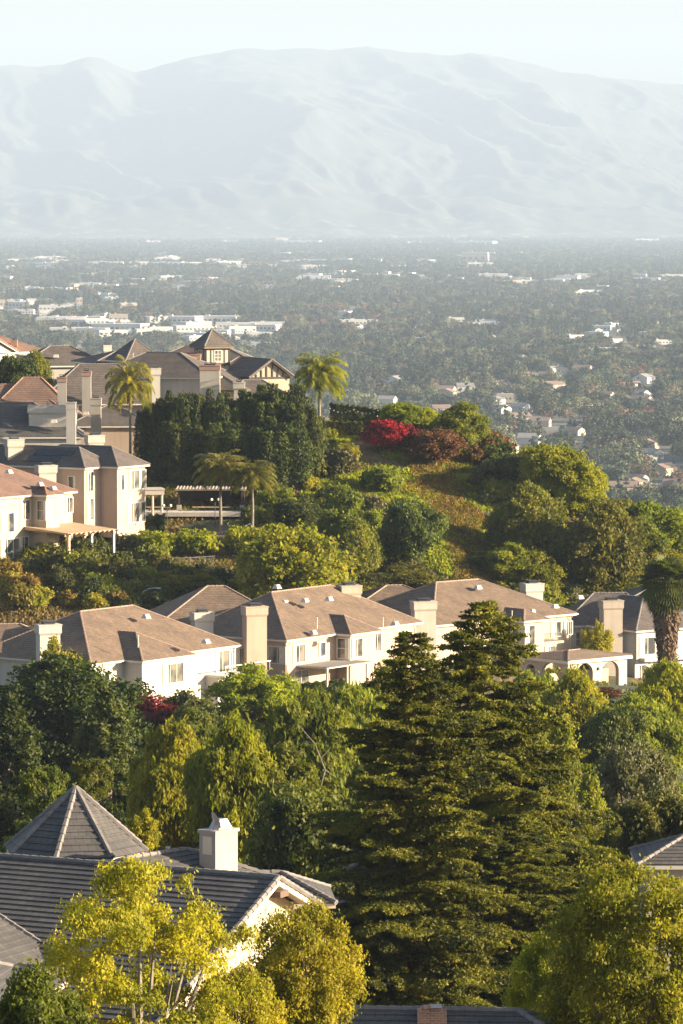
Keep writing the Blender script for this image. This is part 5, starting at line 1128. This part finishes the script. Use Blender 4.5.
for i in range(26): building(rb.choice([0, 0, 1]), 60 + i * 8 + rb.uniform(-8, 8), rb.uniform(322, 338), rb.uniform(.6, 1.2), rb.uniform(-.3, .3), 'in the near industrial strip')
for i in range(26): building(rb.choice([0, 1, 2]), rb.uniform(-20, 130), rb.uniform(300, 326), rb.uniform(.5, 1.1), rb.uniform(-.3, .3), 'in the near industrial strip')
for i in range(40): building(rb.choice([0, 0, 1]), rb.uniform(-20, 480), rb.uniform(259, 270), rb.uniform(.8, 1.8), rb.uniform(-.3, .3), 'in the far pale strip')
for i in range(26): building(rb.choice([0, 1]), rb.uniform(300, 700), rb.uniform(276, 284), rb.uniform(.8, 1.5), rb.uniform(-.3, .3), 'in the middle right strip')
for i in range(20): building(rb.choice([0, 1]), rb.uniform(-20, 240), rb.uniform(274, 290), rb.uniform(.6, 1.2), rb.uniform(-.3, .3), 'in the middle left strip')
for i in range(24): building(rb.choice([0, 1, 2]), rb.uniform(-20, 700), rb.uniform(232, 246), rb.uniform(1.5, 3.2), rb.uniform(-.3, .3), 'at the far end of the valley')
for px, py, k, s in ((262, 337, 0, .7), (200, 352, 1, .8), (475, 263, 2, 3.2), (18, 229, 2, 6), (30, 230, 2, 4), (265, 348, 1, .9), (358, 325, 0, .9), (472, 327, 0, .7), (485, 326, 1, .8), (600, 330, 1, .8), (420, 330, 1, .7), (640, 350, 0, .6), (600, 352, 0, .6), (660, 344, 1, .7), (505, 402, 2, .55), (395, 412, 1, .5)):
    building(k, px, py, s, rb.uniform(-.2, .2), 'scattered over the valley')
for i in range(95): building(rb.choice([3, 3, 4]), rb.uniform(330, 700), 345 + 150 * rb.random() ** .8, rb.uniform(.75, 1.2), rb.uniform(0, 3.1), 'in the nearer valley suburb')
for i in range(40): building(rb.choice([1, 1, 4]), rb.uniform(-20, 700), rb.uniform(246, 262), rb.uniform(.9, 1.6), rb.uniform(0, 3.1), 'scattered over the far valley')
for i in range(60): building(rb.choice([0, 1, 1, 2]), rb.uniform(-20, 700), rb.uniform(262, 300), rb.uniform(.5, 1.0), rb.uniform(-.6, .6), 'dotted across the mid valley')
for i in range(110): building(rb.choice([1, 4, 4]), rb.uniform(-20, 700), rb.uniform(290, 345), rb.uniform(.5, .9), rb.uniform(0, 3.1), 'scattered over the middle of the valley')
B = np.array(blds)
# tree positions: dense near, sparser far off where each tree hides the ground behind it
def scatter(d0, d1, dens, sc):
    n = int(.1 * 1.55 * (d1 ** 2 - d0 ** 2) * dens); d = np.sqrt(rng.uniform(d0 ** 2, d1 ** 2, n)); x = d * rng.uniform(-.0775, .0775, n) * 1.7
    g = fbm(x / 160, d / 420, 3, 44); keep = g > .18; x, d = x[keep], d[keep]
    k = np.ones(len(x), bool)
    for bx_, by_, bw in B: k &= ~((np.abs(x - bx_) < bw * .55 + 4) & (d > by_ - 30 - by_ * .045) & (d < by_ + bw * .5))
    # straight streets
    k &= (np.mod(x + d * .06, 190) > 11) & (np.mod(d - x * .06, 330) > 16)
    return x[k], d[k], np.full(k.sum(), sc)
parts_ = [scatter(1450, 3200, 1 / 135., 1.25), scatter(3200, 5500, 1 / 220., 1.3), scatter(5500, 9500, 1 / 340., 1.4), scatter(9500, 17000, 1 / 600., 1.5), scatter(17000, 21500, 1 / 1600., 1.8), scatter(21500, 25500, 1 / 4200., 1.8)]
X = np.concatenate([p[0] for p in parts_]); Y = np.concatenate([p[1] for p in parts_]); SC = np.concatenate([p[2] for p in parts_]) * rng.uniform(.65, 1.4, len(X)); Z = ground_arr(X, Y)
dist = fbm(X / 300, Y / 500, 3, 12); kind = rng.choice(8, len(X), p=PR / PR.sum()); kind = np.where((dist > .62) & (rng.random(len(X)) < .5), 5, kind); kind = np.where((dist < .34) & (rng.random(len(X)) < .5), 4, kind)
ROT = rng.uniform(0, 6.28, len(X))
# which of them show: in the frame and below the hill's outline
PX = 341.5 + X / Y * F; PY = HZ + (CAMZ - Z) / Y * F; crest = np.interp(PX, [0, 110, 240, 330, 400, 480, 590, 640, 683], [338, 338, 358, 395, 402, 440, 500, 520, 500])
vis = (PX > 2) & (PX < 681) & (PY < crest + 6) & (Y > 1500); idx = np.where(vis)[0]; idx = idx[np.argsort(Y[idx])][:300]
for i in idx:
    o = link('valley_tree', FT[kind[i]], None, (X[i], Y[i], Z[i] - .3)); s = float(SC[i]); o.scale = (s, s, s); o.rotation_euler = (0, 0, float(ROT[i]))
    tag(o, '%s tree among the nearest treetops of the valley floor' % FN[kind[i]], 'tree', '%s trees on the near valley floor' % FN[kind[i]])
rest = np.ones(len(X), bool); rest[idx] = False
# the rest: one object that instances the same trees on points
lib = bpy.data.collections.new('valley_tree_kinds')
for k, me in enumerate(FT): o = bpy.data.objects.new('valley_tree_kind_%d' % k, me); lib.objects.link(o)
me = bpy.data.meshes.new('valley_woods'); n = int(rest.sum()); me.vertices.add(n); me.vertices.foreach_set('co', np.stack([X[rest], Y[rest], Z[rest] - .3], 1).astype(np.float32).ravel())
for nm, typ, arr in (('k', 'INT', kind[rest].astype(np.int32)), ('s', 'FLOAT', SC[rest].astype(np.float32)), ('r', 'FLOAT', ROT[rest].astype(np.float32))):
    a = me.attributes.new(nm, typ, 'POINT'); a.data.foreach_set('value', arr)
me.update(); vw = link('valley_woods', me); tag(vw, 'hazy mass of suburban treetops covering the valley floor', 'woods', kind='stuff')
ng = bpy.data.node_groups.new('scatter_trees', 'GeometryNodeTree'); ng.interface.new_socket('Geometry', in_out='INPUT', socket_type='NodeSocketGeometry'); ng.interface.new_socket('Geometry', in_out='OUTPUT', socket_type='NodeSocketGeometry')
gi = ng.nodes.new('NodeGroupInput'); go = ng.nodes.new('NodeGroupOutput'); ip = ng.nodes.new('GeometryNodeInstanceOnPoints'); ci = ng.nodes.new('GeometryNodeCollectionInfo')
ci.inputs['Collection'].default_value = lib; ci.inputs['Separate Children'].default_value = True; ip.inputs['Pick Instance'].default_value = True
def named(nm, typ): q = ng.nodes.new('GeometryNodeInputNamedAttribute'); q.data_type = typ; q.inputs['Name'].default_value = nm; return q.outputs['Attribute']
cx_ = ng.nodes.new('ShaderNodeCombineXYZ'); cs_ = ng.nodes.new('ShaderNodeCombineXYZ'); sA = named('s', 'FLOAT')
ng.links.new(named('r', 'FLOAT'), cx_.inputs[2])
for j in range(3): ng.links.new(sA, cs_.inputs[j])
ng.links.new(gi.outputs[0], ip.inputs['Points']); ng.links.new(ci.outputs[0], ip.inputs['Instance']); ng.links.new(named('k', 'INT'), ip.inputs['Instance Index'])
ng.links.new(cx_.outputs[0], ip.inputs['Rotation']); ng.links.new(cs_.outputs[0], ip.inputs['Scale']); ng.links.new(ip.outputs[0], go.inputs[0])
md = vw.modifiers.new('scatter', 'NODES'); md.node_group = ng
# hillside canopy on the far side of the crest is hidden from here; a few trees keep its outline from the side
for i in range(26):
    x, d = random.uniform(-90, 120), random.uniform(640, 760); 
    if x < -8 and d < 700: continue
    s = random.uniform(.4, .6); kd = random.choice(['round_dark', 'round_mid']); g = ground(x, d)
    lim = CAMZ - (np.interp(341.5 + x / d * F, [0, 240, 330, 400, 480, 590, 683], [350, 380, 412, 420, 455, 505, 520]) - HZ) / F * d
    if g + 8 * s > lim: continue
    e = empty('tree', (x, d, g - .5), 'green tree on the far slope behind the hill crest', 'tree', 'trees on the far slope of the hill', rz=random.uniform(0, 6.28)); e.scale = (s, s, s)
    for n_, me in K[kd]['parts']: link(n_, me, e)
# the wooded slopes go on beyond both sides of the frame
for i in range(120):
    d = random.uniform(250, 640); half = .0776 * d; right = i % 2; x = (half + random.uniform(26, 120)) if right else -(half + random.uniform(9, 90)); s = random.uniform(.35, .6) if right else random.uniform(.5, .9)
    kd = random.choice(['round_dark', 'round_mid', 'round_mid2', 'round_dark2', 'pepper']); e = empty('tree', (x, d, ground(x, d) - .4), 'green tree on the wooded slopes to either side of the houses', 'tree', 'trees on the slopes to the sides', rz=random.uniform(0, 6.28)); e.scale = (s, s, s)
    for n_, me in K[kd]['parts']: link(n_, me, e)
print('valley trees', len(X), 'objects', len(bpy.data.objects))
